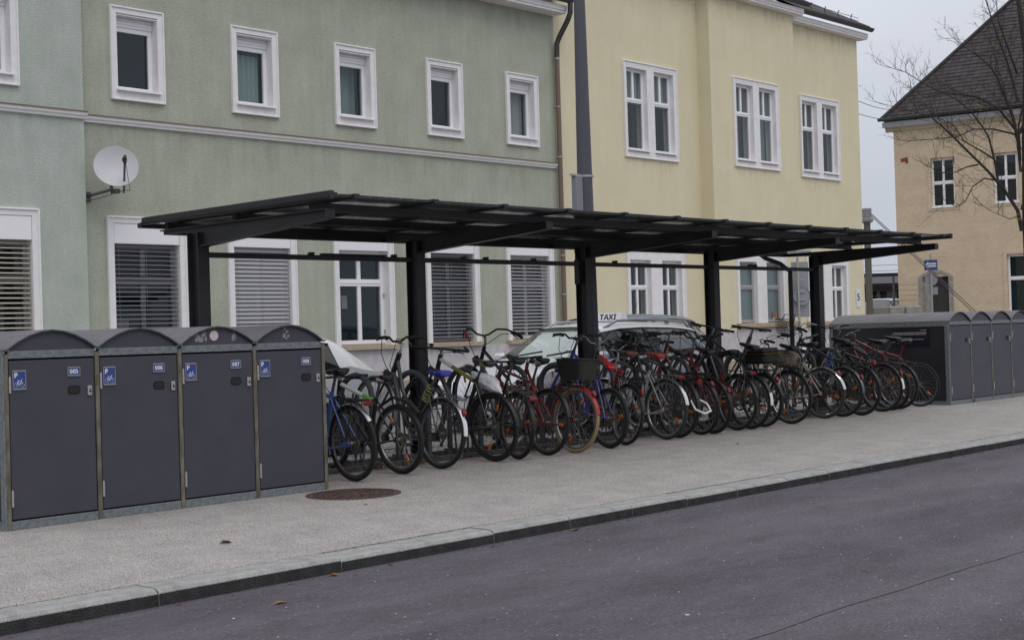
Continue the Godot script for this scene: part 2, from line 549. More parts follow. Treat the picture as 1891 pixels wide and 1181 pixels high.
	var bag := mat("white_bag", lin(0.86, 0.87, 0.89), 0.35)
	bag.backlight_enabled = true
	bag.backlight = lin(0.3, 0.3, 0.3)


func paint(called: String, colour: Color, rough := 0.3) -> StandardMaterial3D:
	if M.has(called): return M[called]
	var m := mat(called, colour, rough)
	m.clearcoat_enabled = true
	m.clearcoat = 0.6
	m.clearcoat_roughness = 0.1
	return m


func overcast() -> PanoramaSkyMaterial:
	var w := 1024
	var h := 512
	var f := FastNoiseLite.new()
	f.seed = 77
	f.frequency = 1.3
	f.fractal_octaves = 5
	var im := Image.create_empty(w, h, false, Image.FORMAT_RGBF)
	for y in h:
		var el := PI * (0.5 - (y + 0.5) / h)
		for x in w:
			var az := TAU * (x + 0.5) / w
			var d := Vector3(cos(el) * sin(az), sin(el), cos(el) * cos(az))
			if el > 0.0:
				var cl := f.get_noise_3d(d.x * 1.2, d.y * 3.0, d.z * 1.2)
				var l := (1.08 + 1.68 * sin(el)) * (1.0 + 0.15 * cl)
				var t := clampf(sin(el) * 1.3, 0.0, 1.0)
				im.set_pixel(x, y, Color(0.455 * l, lerpf(0.485, 0.462, t) * l, lerpf(0.553, 0.485, t) * l))
			else:
				var t := clampf(-el / 0.12, 0.0, 1.0)
				im.set_pixel(x, y, Color(0.455, 0.485, 0.553).lerp(Color(0.15, 0.145, 0.14), t))
	var s := PanoramaSkyMaterial.new()
	s.panorama = ImageTexture.create_from_image(im)
	return s


# ---------------------------------------------------------------- ground, road, kerb
func slab(a: Vector3, b: Vector3) -> MB:
	var m := MB.new()
	m.span(a, b)
	return m


func build_ground() -> void:
	structure("ground", slab(Vector3(-400, -0.6, -400), Vector3(400, -0.16, 400)), M.lane_asphalt)
	structure("road", slab(Vector3(-120, -0.155, -6.33), Vector3(200, -0.085, 7)), M.asphalt)
	structure("pavement", slab(Vector3(-60, -0.15, -11.62), Vector3(60, 0.0, -6.578)), M.pavement)
	var lane := MB.new()               # the taxi lane rises gently towards the building
	lane.quad(Vector3(-60, -0.1, -11.75), Vector3(90, -0.1, -11.75), Vector3(90, 0.09, -17.9), Vector3(-60, 0.09, -17.9), Vector3.UP)
	lane.quad(Vector3(-60, -0.15, -11.75), Vector3(90, -0.15, -11.75), Vector3(90, -0.1, -11.75), Vector3(-60, -0.1, -11.75), Vector3(0, 0, 1))
	structure("taxi_lane", lane, M.lane_asphalt)
	structure("sidewalk", slab(Vector3(-60, -0.1, -20.3), Vector3(37.2, 0.23, -18.05)), M.pavement)
	structure("station_forecourt", slab(Vector3(37.2, -0.1, -120), Vector3(160, 0.1, -17.95)), M.lane_asphalt)
	# kerbs, each stone its own piece
	var kerb := Node3D.new()
	kerb.name = "kerb"
	add_child(kerb)
	kerb.set_meta("kind", "structure")
	var xs := [-9.6, -8.4, -7.2, -6.0, -4.8, -3.6, -2.4, -1.2, 0.3, 1.5, 2.7, 3.94, 5.165, 6.45, 7.21, 7.9, 8.57, 9.25, 10.0, 10.66, 11.4, 12.6, 13.8, 15.0, 16.2, 17.4, 18.6, 19.8, 21.0, 22.2, 23.4, 24.6]
	rng.seed = 4
	for k in xs.size() - 1:
		var m := MB.new()
		var j := rng.randf_range(-0.004, 0.004)
		var x0: float = xs[k] + 0.004
		var x1: float = xs[k + 1] - 0.004
		# battered face, rounded nose
		var prof := PackedVector2Array([Vector2(-6.55, -0.14), Vector2(-6.55, j), Vector2(-6.375, j), Vector2(-6.352, -0.006 + j), Vector2(-6.338, -0.022 + j), Vector2(-6.325, -0.14)])
		m.prism(prof, Vector3(x0, 0, 0), Vector3(0, 0, 1), Vector3(0, 1, 0), -(x1 - x0))
		var stone := part(kerb, "kerb_stone", m, M.granite)
		var fm := MB.new()         # the split front, much darker than the rest of the stone
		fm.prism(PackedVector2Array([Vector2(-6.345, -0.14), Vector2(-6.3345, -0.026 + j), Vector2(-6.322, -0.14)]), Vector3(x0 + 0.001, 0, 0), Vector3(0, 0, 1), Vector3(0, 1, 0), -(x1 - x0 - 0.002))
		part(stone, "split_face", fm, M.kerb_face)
	var k2 := Node3D.new()
	k2.name = "lane_kerb"
	add_child(k2)
	k2.set_meta("kind", "structure")
	for k in 34:
		var x0 := -2.0 + k * 1.0
		part(k2, "kerb_stone", slab(Vector3(x0 + 0.005, -0.2, -11.74), Vector3(x0 + 0.995, 0.004, -11.63)), M.granite)
	for k in 36:
		var x0 := 4.0 + k * 0.92
		part(k2, "kerb_stone", slab(Vector3(x0 + 0.005, -0.05, -18.04), Vector3(x0 + 0.915, 0.232, -17.9)), M.sandstone)
	# dark joint between kerb and pavement
	structure("kerb_joint", slab(Vector3(-60, -0.14, -6.577), Vector3(60, -0.014, -6.551)), M.matt_black)
	# old tar seam along the carriageway
	var seam := MB.new()
	rng.seed = 21
	var px := -6.0
	while px < 40.0:
		var w := 0.008 + rng.randf() * 0.012
		var zz := -3.45 + 0.012 * sin(px * 1.7) + 0.008 * sin(px * 5.1)
		var z2 := -3.45 + 0.012 * sin((px + 0.4) * 1.7) + 0.008 * sin((px + 0.4) * 5.1)
		seam.quad(Vector3(px, -0.082, zz - w), Vector3(px, -0.082, zz + w), Vector3(px + 0.4, -0.082, z2 + w), Vector3(px + 0.4, -0.082, z2 - w), Vector3.UP)
		px += 0.4
	structure("road_seam", seam, M.tar)
	# manhole cover beside the left lockers
	var mh := thing("manhole_cover", "round rusty iron manhole cover set in the pavement beside locker 008", "manhole cover", Vector3(7.32, 0.0, -8.79))
	var ring := MB.new()
	ring.lathe([Vector2(0.355, -0.02), Vector2(0.355, 0.006), Vector2(0.39, 0.006), Vector2(0.395, -0.01)], Vector3.ZERO, Vector3.UP, 40)
	part(mh, "frame_ring", ring, M.rust_iron)
	var lid := MB.new()
	lid.lathe([Vector2(0.0001, 0.004), Vector2(0.345, 0.004), Vector2(0.35, -0.01)], Vector3.ZERO, Vector3.UP, 40)
	for r in [0.08, 0.16, 0.24, 0.31]:
		for s in int(r * 70):
			var a: float = TAU * s / int(r * 70)
			lid.box(Vector3(cos(a) * r, 0.0065, sin(a) * r), Vector3(0.03, 0.006, 0.05), 0.0, Basis(Vector3.UP, -a))
	part(mh, "lid", lid, M.rust_iron)


func leaf_shape(m: MB, at: Vector3, size: float, rg: RandomNumberGenerator, colour: Color) -> void:
	m.col = colour
	var a := rg.randf() * TAU
	var f := Vector3(cos(a), rg.randf_range(-0.1, 0.25), sin(a)).normalized() * size
	var s := Vector3(-sin(a), 0, cos(a)) * size * rg.randf_range(0.3, 0.5)
	var up := Vector3.UP * size * rg.randf_range(0.1, 0.45)
	var tip := at + f
	var base := at - f
	m.flat(base, at + s + up, at, Vector3.UP)
	m.flat(at + s + up, tip, at, Vector3.UP)
	m.flat(base, at, at - s + up, Vector3.UP)
	m.flat(at - s + up, at, tip, Vector3.UP)


func build_leaves() -> void:
	var rg := RandomNumberGenerator.new()
	rg.seed = 12
	var m := MB.new()
	m.tinted = true
	var tones := [Color(0.16, 0.075, 0.03), Color(0.22, 0.1, 0.035), Color(0.11, 0.055, 0.03), Color(0.27, 0.15, 0.05), Color(0.3, 0.2, 0.06), Color(0.08, 0.045, 0.03)]
	for k in 2100:
		var x := rg.randf_range(7.6, 19.4)
		var z := -10.26 + absf(rg.randfn(0.0, 0.11)) if rg.randf() < 0.62 else -10.74 + rg.randfn(0.0, 0.2)
		var dens := 0.5 + 0.5 * sin(x * 2.3) + 0.4 * sin(x * 5.1)
		if rg.randf() > 0.35 + dens * 0.6: continue
		leaf_shape(m, Vector3(x, 0.008 + rg.randf() * 0.02, z), rg.randf_range(0.018, 0.04), rg, tones[rg.randi() % 6])
	for k in 160:
		leaf_shape(m, Vector3(rg.randf_range(-2, 30), 0.008 - 0.09, -6.3 + absf(rg.randfn(0, 0.05))), rg.randf_range(0.012, 0.022), rg, tones[rg.randi() % 6])
	var l := part(self, "leaf_litter", m, M.leaf)
	tag(l, "brown and orange fallen leaves drifted along the rack rail and gutter", "leaves", "", "stuff")
	# crumbs of grit and flattened gum on road and pavement
	var g := MB.new()
	for k in 330:
		var x := 1.5 + pow(rg.randf(), 1.4) * 16.0
		var z := rg.randf_range(-6.2, -2.2)
		var r := rg.randf_range(0.0025, 0.0055)
		if rg.randf() < 0.08: r *= 2.4
		g.lathe([Vector2(0.0001, 0.0022), Vector2(r * 0.7, 0.002), Vector2(r, 0)], Vector3(x, -0.0848, z), Vector3.UP, 6)
	for k in 60:
		g.lathe([Vector2(0.0001, 0.0025), Vector2(0.004, 0.002), Vector2(0.006, 0)], Vector3(rg.randf_range(3, 16), 0.0002, rg.randf_range(-9.2, -6.6)), Vector3.UP, 6)
	tag(part(self, "road_grit", g, M.sticker_pale), "pale specks of grit and flattened gum on the dark road", "grit", "", "stuff")
	# single leaves one can point at
	for e in [[4.35, -0.083, -5.85, "curled tan leaf lying on the road below the left lockers", 0.05, 3], [7.15, -0.083, -6.24, "orange leaf lying against the kerb foot below the manhole", 0.045, 1], [5.05, -0.083, -6.26, "tan leaf in the gutter below locker 006", 0.04, 3], [7.55, 0.012, -8.85, "yellow leaf lying on the rusty manhole cover", 0.035, 4], [6.9, 0.004, -8.15, "small orange leaf on the pavement in front of the manhole", 0.03, 1], [5.1, 0.004, -7.4, "brown leaf flat on the pavement in front of locker 006", 0.05, 2], [12.6, 0.004, -8.6, "dark curled leaf on the pavement in front of the silver bicycle", 0.04, 5]]:
		var q := MB.new()
		q.tinted = true
		leaf_shape(q, Vector3.ZERO, e[4], rg, tones[e[5]])
		var o := part(self, "fallen_leaf", q, M.leaf)
		o.position = Vector3(e[0], e[1], e[2])
		tag(o, e[3], "leaf", "single fallen leaves")


# ---------------------------------------------------------------- buildings
func wall_holes(x0: float, x1: float, y0: float, y1: float, z: float, holes: Array, deep := 0.32) -> MB:
	var m := MB.new()
	var xs := [x0, x1]
	var ys := [y0, y1]
	for h in holes:
		for a in [h.position.x, h.end.x]:
			if not a in xs: xs.append(a)
		for a in [h.position.y, h.end.y]:
			if not a in ys: ys.append(a)
	xs.sort(); ys.sort()
	for i in xs.size() - 1:
		for j in ys.size() - 1:
			var c := Vector2((xs[i] + xs[i + 1]) * 0.5, (ys[j] + ys[j + 1]) * 0.5)
			var open := false
			for h in holes:
				if h.has_point(c): open = true
			if open: continue
			m.quad(Vector3(xs[i], ys[j], z), Vector3(xs[i + 1], ys[j], z), Vector3(xs[i + 1], ys[j + 1], z), Vector3(xs[i], ys[j + 1], z), Vector3(0, 0, 1))
	for h in holes:
		var a: Vector2 = h.position
		var b: Vector2 = h.end
		m.quad(Vector3(a.x, a.y, z), Vector3(a.x, b.y, z), Vector3(a.x, b.y, z - deep), Vector3(a.x, a.y, z - deep), Vector3(1, 0, 0))
		m.quad(Vector3(b.x, a.y, z), Vector3(b.x, b.y, z), Vector3(b.x, b.y, z - deep), Vector3(b.x, a.y, z - deep), Vector3(-1, 0, 0))
		m.quad(Vector3(a.x, b.y, z), Vector3(b.x, b.y, z), Vector3(b.x, b.y, z - deep), Vector3(a.x, b.y, z - deep), Vector3(0, -1, 0))
		m.quad(Vector3(a.x, a.y, z), Vector3(b.x, a.y, z), Vector3(b.x, a.y, z - deep), Vector3(a.x, a.y, z - deep), Vector3(0, 1, 0))
	return m


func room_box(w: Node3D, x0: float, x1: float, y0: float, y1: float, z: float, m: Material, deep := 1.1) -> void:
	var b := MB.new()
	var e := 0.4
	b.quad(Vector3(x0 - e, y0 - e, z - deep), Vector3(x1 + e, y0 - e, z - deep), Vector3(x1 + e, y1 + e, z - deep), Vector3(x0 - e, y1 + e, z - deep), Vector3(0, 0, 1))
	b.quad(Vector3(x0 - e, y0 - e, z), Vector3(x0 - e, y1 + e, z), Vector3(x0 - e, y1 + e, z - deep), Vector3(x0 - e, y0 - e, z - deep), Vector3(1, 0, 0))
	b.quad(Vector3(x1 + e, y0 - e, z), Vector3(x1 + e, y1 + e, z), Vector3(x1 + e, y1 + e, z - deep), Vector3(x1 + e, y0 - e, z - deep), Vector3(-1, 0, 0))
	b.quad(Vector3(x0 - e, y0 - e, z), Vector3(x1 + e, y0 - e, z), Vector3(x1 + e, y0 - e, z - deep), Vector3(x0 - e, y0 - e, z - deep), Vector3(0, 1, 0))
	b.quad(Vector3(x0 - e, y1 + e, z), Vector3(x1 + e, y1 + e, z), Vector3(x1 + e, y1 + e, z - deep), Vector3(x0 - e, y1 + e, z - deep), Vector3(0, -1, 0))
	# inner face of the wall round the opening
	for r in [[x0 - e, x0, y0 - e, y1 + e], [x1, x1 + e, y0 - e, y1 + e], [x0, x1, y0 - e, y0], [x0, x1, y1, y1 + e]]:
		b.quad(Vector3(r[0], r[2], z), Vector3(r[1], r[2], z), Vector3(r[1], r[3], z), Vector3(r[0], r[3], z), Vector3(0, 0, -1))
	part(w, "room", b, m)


func curtain(w: Node3D, x0: float, x1: float, y0: float, y1: float, z: float, m: Material, folds := 9.0) -> void:
	var rows := []
	for j in 2:
		var l := []
		for k in 41:
			var t := k / 40.0
			l.append(Vector3(lerpf(x0, x1, t), y0 if j == 0 else y1, z + 0.025 * sin(t * folds * TAU) + 0.012 * sin(t * folds * 2.7 * TAU + 1.0)))
		rows.append(l)
	var c := MB.new()
	c.grid(rows)
	part(w, "curtain", c, m)


func ring_bars(m: MB, x0: float, x1: float, y0: float, y1: float, w: float, z0: float, z1: float, bottom := true, bev := 0.0) -> void:
	m.span(Vector3(x0, y0, z0), Vector3(x0 + w, y1, z1), bev)
	m.span(Vector3(x1 - w, y0, z0), Vector3(x1, y1, z1), bev)
	m.span(Vector3(x0 + w, y1 - w, z0), Vector3(x1 - w, y1, z1), bev)
	if bottom: m.span(Vector3(x0 + w, y0, z0), Vector3(x1 - w, y0 + w, z1), bev)


# sash: frame + panes; splits are fractions of the width, transom a height or NAN
func sash(w: Node3D, x0: float, x1: float, y0: float, y1: float, z: float, fm: Material, fw: float, transom := NAN, top_split := false, low_split := false, gm: Material = null) -> void:
	var m := MB.new()
	ring_bars(m, x0, x1, y0, y1, fw, z - 0.03, z + 0.03, true, 0.006)
	var xm := (x0 + x1) * 0.5
	var cells := []
	var hb := fw * 0.55
	if is_nan(transom):
		cells.append([x0 + fw, x1 - fw, y0 + fw, y1 - fw])
	else:
		m.span(Vector3(x0 + fw, transom - fw * 0.85, z - 0.028), Vector3(x1 - fw, transom + fw * 0.85, z + 0.034), 0.006)
		m.span(Vector3(x0 + fw, transom - 0.012, z + 0.034), Vector3(x1 - fw, transom + 0.012, z + 0.046), 0.004)
		for e in [[transom + fw * 0.85, y1 - fw, top_split], [y0 + fw, transom - fw * 0.85, low_split]]:
			if e[2]:
				m.span(Vector3(xm - hb, e[0], z - 0.026), Vector3(xm + hb, e[1], z + 0.028), 0.005)
				cells.append([x0 + fw, xm - hb, e[0], e[1]])
				cells.append([xm + hb, x1 - fw, e[0], e[1]])
			else:
				cells.append([x0 + fw, x1 - fw, e[0], e[1]])
	part(w, "frame", m, fm)
	for c in cells:
		var p := MB.new()
		p.quad(Vector3(c[0], c[2], z), Vector3(c[1], c[2], z), Vector3(c[1], c[3], z), Vector3(c[0], c[3], z), Vector3(0, 0, 1))
		part(w, "pane", p, gm if gm else M.pane_glass)


func surround(w: Node3D, x0: float, x1: float, y0: float, y1: float, wide: float, z: float, bottom := true) -> void:
	var m := MB.new()
	ring_bars(m, x0, x1, y0, y1, wide, z - 0.02, z + 0.035, bottom, 0.004)
	ring_bars(m, x0 - 0.004, x1 + 0.004, y0 - 0.004, y1 + 0.004, 0.032, z - 0.018, z + 0.06, bottom, 0.008)
	part(w, "surround", m, M.white_trim)


func reveal(w: Node3D, h: Rect2, z: float, deep: float) -> void:
	var m := MB.new()
	var a := h.position
	var b := h.end
	var t := 0.012
	m.span(Vector3(a.x, a.y, z - deep), Vector3(a.x + t, b.y, z + 0.03))
	m.span(Vector3(b.x - t, a.y, z - deep), Vector3(b.x, b.y, z + 0.03))
	m.span(Vector3(a.x + t, b.y - t, z - deep), Vector3(b.x - t, b.y, z + 0.03))
	part(w, "reveal", m, M.white_trim)


func ledge(w: Node3D, x0: float, x1: float, y: float, z0: float, z1: float, thick: float, m: Material) -> void:
	var s := MB.new()
	s.prism(PackedVector2Array([Vector2(z0, y + 0.02), Vector2(z1, y), Vector2(z1, y - thick), Vector2(z0, y - thick)]), Vector3(x0, 0, 0), Vector3(0, 0, 1), Vector3.UP, -(x1 - x0))
	part(w, "sill", s, m)


func blinds(w: Node3D, x0: float, x1: float, y0: float, y1: float, z: float, pitch: float, tilt: float, m: Material, bunch := 0) -> void:
	var key := "slat_%.2f_%.2f" % [x1 - x0, tilt]
	if not mesh_cache.has(key):
		var s := MB.new()
		var rows := []
		for j in 2:
			var l := []
			for k in 5:
				var t := (k / 4.0 - 0.5) * 0.078
				var p := Vector3(0, 0.006 * (1.0 - pow(absf(t) / 0.039, 2.0)), t).rotated(Vector3.RIGHT, tilt)
				l.append(Vector3((x1 - x0) * (j - 0.5), p.y, p.z))
			rows.append(l)
		s.grid(rows)
		mesh_cache[key] = s.mesh()
	var n := int((y1 - y0) / pitch)
	for k in n:
		var o := part(w, "slat", mesh_cache[key], m)
		o.position = Vector3((x0 + x1) * 0.5, y1 - (k + 0.6) * pitch, z)
	var c := MB.new()
	for f in [0.07, 0.5, 0.93]:
		var x := lerpf(x0, x1, f)
		c.rod(Vector3(x, y0, z + 0.03), Vector3(x, y1, z + 0.03), 0.0025, 4)
	part(w, "ladder_cord", c, M.slat_grey)


func upper_window(bld: Node3D, cx: float, z: float, look: int) -> Rect2:
	var w := group_part(bld, "window")
	var x0 := cx - 0.5
	var x1 := cx + 0.5
	var h := Rect2(cx - 0.39, 5.42, 0.78, 1.25)
	surround(w, x0, x1, 5.27, 6.80, 0.112, z)
	# the lower band of the surround is deeper
	part(w, "apron", slab(Vector3(x0 + 0.11, 5.38, z - 0.02), Vector3(x1 - 0.11, 5.425, z + 0.032)), M.white_trim)
	reveal(w, h, z, 0.3)
	ledge(w, h.position.x - 0.02, h.end.x + 0.02, 5.45, z - 0.2, z + 0.1, 0.03, M.pvc)
	var zb := z - 0.17
	var box := MB.new()
	var xa := h.position.x + 0.012
	var xb := h.end.x - 0.012
	box.span(Vector3(xa, 6.5, zb - 0.05), Vector3(xb, 6.66, zb + 0.05), 0.006)
	box.span(Vector3(xa, 6.545, zb + 0.05), Vector3(xb, 6.6, zb + 0.062), 0.005)
	box.span(Vector3(xa, 6.61, zb + 0.05), Vector3(xb, 6.635, zb + 0.07), 0.005)
	part(w, "shutter_box", box, M.pvc)
	sash(w, xa, xb, 5.45, 6.5, zb, M.pvc, 0.075)
	room_box(w, h.position.x, h.end.x, h.position.y, h.end.y, z - 0.34, M.room_dark)
	if look == 1:
		curtain(w, xa, xb - 0.1, 5.4, 6.38, zb - 0.12, M.curtain_teal, 6.0)
	elif look == 2:
		curtain(w, xa, xb, 5.4, 6.6, zb - 0.3, M.curtain_teal, 3.0)
	elif look == 3:
		curtain(w, xa + 0.3, xb, 5.4, 6.6, zb - 0.2, M.curtain_pale, 3.0)
	return h


func ground_window(bld: Node3D, cx: float, z: float, top: float, look: int, box_m: Material) -> Rect2:
	var w := group_part(bld, "window")
	var x0 := cx - 0.735
	var x1 := cx + 0.735
	var h := Rect2(cx - 0.625, 1.14, 1.25, top - 0.1 - 1.14)
	surround(w, x0, x1, 1.12, top, 0.11, z, false)
	reveal(w, h, z, 0.3)
	ledge(w, x0 - 0.03, x1 + 0.03, 1.135, z - 0.25, z + 0.13, 0.075, M.sandstone)
	var xa := h.position.x + 0.012
	var xb := h.end.x - 0.012
	var bot := 2.93
	var b := MB.new()
	b.span(Vector3(xa + 0.004, bot, z - 0.2), Vector3(xb - 0.004, h.end.y - 0.016, z + 0.026), 0.006)
	part(w, "shutter_box", b, box_m)
	var zb := z - 0.13
	sash(w, xa, xb, 1.16, bot, zb - 0.04, M.pvc if look >= 3 and look != 5 else M.slat_grey, 0.08, 2.33, true, true)
	room_box(w, h.position.x, h.end.x, h.position.y, h.end.y, z - 0.34, M.room_dark if look != 4 else M.room_brown, 1.6)
	if look == 1: blinds(w, xa + 0.02, xb - 0.02, 1.18, bot, zb + 0.075, 0.076, 0.36, M.slat_cream)
	elif look == 2: blinds(w, xa + 0.02, xb - 0.02, 1.18, bot, zb + 0.075, 0.074, 0.2, M.slat_grey)
	elif look == 3: blinds(w, xa + 0.02, xb - 0.02, 1.18, bot, zb + 0.08, 0.074, 1.1, M.slat_silver)
	elif look == 5: blinds(w, xa + 0.02, xb - 0.02, 1.22, bot, zb + 0.075, 0.074, 0.22, M.slat_silver)
	elif look == 6: blinds(w, xa + 0.02, xb - 0.02, 1.3, bot, zb + 0.075, 0.074, 0.5, M.slat_silver)
	elif look == 4:
		var hinges := MB.new()
		for y in [1.35, 2.05]:
			hinges.lathe([Vector2(0.0001, 0), Vector2(0.012, 0), Vector2(0.012, 0.08), Vector2(0.0001, 0.08)], Vector3(xb - 0.02, y, zb + 0.01), Vector3.UP, 8)
		part(w, "hinges", hinges, M.steel_bright)
		var lampm := MB.new()
		lampm.span(Vector3(cx - 0.4, 2.6, z - 1.3), Vector3(cx - 0.15, 2.64, z - 1.1))
		part(w, "ceiling_lamp", lampm, M.curtain_pale)
		part(w, "paper_notice", slab(Vector3(cx - 0.22, 1.85, z - 0.42), Vector3(cx - 0.08, 2.1, z - 0.415)), M.sticker_pale)
	if look == 2:
		part(w, "paper_notice", slab(Vector3(cx - 0.42, 1.3, z - 0.3), Vector3(cx - 0.2, 1.68, z - 0.295)), M.curtain_pale)
	return h


func pair_window(bld: Node3D, cx: float, z: float, y0: float, y1: float, upper: bool, look: int) -> Array:
	var w := group_part(bld, "window")
	var x0 := cx - 1.03
	var x1 := cx + 1.03
	if not upper:
		x0 = cx - 1.12
		x1 = cx + 1.12
	var hs := []
	surround(w, x0, x1, y0, y1, 0.1 if upper else 0.11, z, upper)
	var ow := 0.79
	var oy0 := y0 + (0.16 if upper else 0.02)
	var oy1 := y1 - (0.14 if upper else 0.28)
	for s in [-1, 1]:
		var xa := cx - 0.925 if s < 0 else cx + 0.115
		if not upper: xa = cx - 1.01 if s < 0 else cx + 0.2
		var wd := ow if upper else 0.8
		hs.append(Rect2(xa, oy0, wd, oy1 - oy0))
	# plaster pier between the openings and the head
	var pier := MB.new()
	pier.span(Vector3(hs[0].end.x, oy0 - 0.02, z - 0.02), Vector3(hs[1].position.x, oy1, z + 0.03))
	pier.span(Vector3(x0 + 0.1, oy1, z - 0.02), Vector3(x1 - 0.1, y1 - 0.095, z + 0.031))
	pier.span(Vector3(x0 + 0.09, oy0 - 0.02, z - 0.02), Vector3(hs[0].position.x, oy1, z + 0.0295))
	pier.span(Vector3(hs[1].end.x, oy0 - 0.02, z - 0.02), Vector3(x1 - 0.09, oy1, z + 0.0295))
	if upper: pier.span(Vector3(x0 + 0.1, y0 + 0.095, z - 0.02), Vector3(x1 - 0.1, oy0 - 0.021, z + 0.0285))
	part(w, "pier", pier, M.white_trim)
	if not upper:
		ledge(w, x0 - 0.04, x1 + 0.04, y0 + 0.015, z - 0.2, z + 0.12, 0.1, M.sandstone)
	for h in hs:
		reveal(w, h, z, 0.3)
		var zb := z - 0.12
		var tr: float = (y0 + 1.36) if upper else 2.27
		var fm: Material = M.pvc if look != 2 else M.grey_frame
		sash(w, h.position.x + 0.012, h.end.x - 0.012, oy0 + 0.02, oy1 - 0.012, zb, fm, 0.065, tr, look != 2, not upper and look != 2)
		if upper: ledge(w, h.position.x - 0.01, h.end.x + 0.01, oy0 + 0.03, z - 0.13, z + 0.09, 0.035, M.pvc)
		room_box(w, h.position.x, h.end.x, h.position.y, h.end.y, z - 0.34, M.room_dark)
		if look == 2:
			part(w, "privacy_film", slab(Vector3(h.position.x + 0.05, oy0 + 0.05, zb - 0.03), Vector3(h.end.x - 0.05, oy1 - 0.05, zb - 0.02)), M.film_teal)
		elif look == 1:
			curtain(w, h.position.x, h.end.x, tr - 0.05, oy1, zb - 0.12, M.curtain_teal, 4.0)
		elif look == 3:
			curtain(w, h.position.x, h.end.x, oy0, oy1, zb - 0.25, M.curtain_teal, 3.0)
	if look == 2 and not upper:
		var st: Rect2 = hs[1]
		part(w, "sticker", slab(Vector3(st.end.x - 0.36, 1.5, z - 0.115), Vector3(st.end.x - 0.16, 1.63, z - 0.112)), M.orange_print)
		part(w, "sticker", slab(Vector3(st.end.x - 0.35, 1.42, z - 0.115), Vector3(st.end.x - 0.17, 1.49, z - 0.112)), M.sticker_pale)
	return hs


func gutter_shape(x0: float, x1: float, y: float, z: float, r := 0.085) -> MB:
	var m := MB.new()
	var prof := []
	for k in 9:
		var a := PI + PI * k / 8.0
		prof.append(Vector2(cos(a) * r, sin(a) * r))
	for k in 8:
		var p: Vector2 = prof[k]
		var q: Vector2 = prof[k + 1]
		var np := Vector3(0, p.y, p.x).normalized()
		var nq := Vector3(0, q.y, q.x).normalized()
		m.squad(Vector3(x0, y + p.y, z + p.x), Vector3(x1, y + p.y, z + p.x), Vector3(x1, y + q.y, z + q.x), Vector3(x0, y + q.y, z + q.x), np, np, nq, nq)
	m.tube([Vector3(x0, y, z + r), Vector3(x1, y, z + r)], 0.014, 8)
	for x in [x0, x1]:
		for k in 8:
			m.flat(Vector3(x, y, z), Vector3(x, y + prof[k].y, z + prof[k].x), Vector3(x, y + prof[k + 1].y, z + prof[k + 1].x), Vector3(1 if x == x1 else -1, 0, 0))
	return m


func eave(bld: Node3D, x0: float, x1: float, y: float, z: float, over: float, side := 0.0) -> void:
	var m := MB.new()
	m.span(Vector3(x0, y, z - 0.1), Vector3(x1 + side, y + 0.05, z + over), 0.006)
	m.span(Vector3(x0, y + 0.052, z - 0.1), Vector3(x1 + side + 0.012, y + 0.17, z + over + 0.02), 0.008)
	part(bld, "eave", m, M.white_trim)
	part(bld, "gutter", gutter_shape(x0, x1 + side + 0.06, y + 0.29, z + over + 0.11), M.gutter)
	var r := MB.new()
	var p := Vector3(x0, y + 0.3, z + over + 0.06)
	var q := Vector3(x1 + side + 0.02, y + 0.3, z + over + 0.06)
	var up := Vector3(0, 3.4, -6.2)
	var th := Vector3(0, 0.07, 0.03)
	r.quad(p + th, q + th, q + th + up, p + th + up, Vector3(0, 1, 0.5))
	r.quad(p, q, q + up, p + up, Vector3(0, -1, -0.5))
	r.quad(p, q, q + th, p + th, Vector3(0, 0, 1))
	r.quad(q, q + th, q + th + up, q + up, Vector3(1, 0, 0))
	part(bld, "roof", r, M.roof_dark)


func shell(bld: Node3D, x0: float, x1: float, y0: float, y1: float, z0: float, z1: float, m: Material) -> void:
	var b := MB.new()      # side and rear walls and top
	for r in [[x0, x0 + 0.3], [x1 - 0.3, x1]]:
		b.span(Vector3(r[0] + 0.001, y0, z1), Vector3(r[1] - 0.001, y1, z0 - 0.002))
	b.span(Vector3(x0 + 0.3, y0, z1), Vector3(x1 - 0.3, y1, z1 + 0.3))
	b.span(Vector3(x0 + 0.3, y1 - 0.2, z1 + 0.3), Vector3(x1 - 0.3, y1 - 0.01, z0 - 0.002))
	part(bld, "rear_walls", b, m)


func plinth(bld: Node3D, x0: float, x1: float, y0: float, y1: float, z: float) -> void:
	part(bld, "plinth", slab(Vector3(x0, 0.44, z - 0.03), Vector3(x1, y1, z + 0.035)), M.plinth_grey)
	var n := int((x1 - x0) / 1.1)
	for k in n:
		part(bld, "base_stone", slab(Vector3(lerpf(x0, x1, k / float(n)) + 0.004, y0, z - 0.03), Vector3(lerpf(x0, x1, (k + 1) / float(n)) - 0.004, 0.44, z + 0.07)), M.sandstone)


func cornice(bld: Node3D, x0: float, x1: float, y: float, z: float) -> void:
	var prof := PackedVector2Array([Vector2(0, 0), Vector2(0.05, 0.005), Vector2(0.06, 0.045), Vector2(0.085, 0.055), Vector2(0.095, 0.1), Vector2(0.0, 0.115)])
	var m := MB.new()
	m.prism(prof, Vector3(x0, y, z), Vector3(0, 0, 1), Vector3.UP, -(x1 - x0))
	part(bld, "cornice", m, M.white_trim)
	part(bld, "flashing", slab(Vector3(x0, y + 0.1, z), Vector3(x1 + 0.005, y + 0.121, z + 0.108)), M.pipe_brown)


func rain_dirt(bld: Node3D, x0: float, x1: float, top: float, h: float, z: float, m: Material) -> void:
	var q := QuadMesh.new()
	q.size = Vector2(x1 - x0, h)
	part(bld, "rain_dirt", q, m).position = Vector3((x0 + x1) * 0.5, top - h * 0.5, z + 0.005)


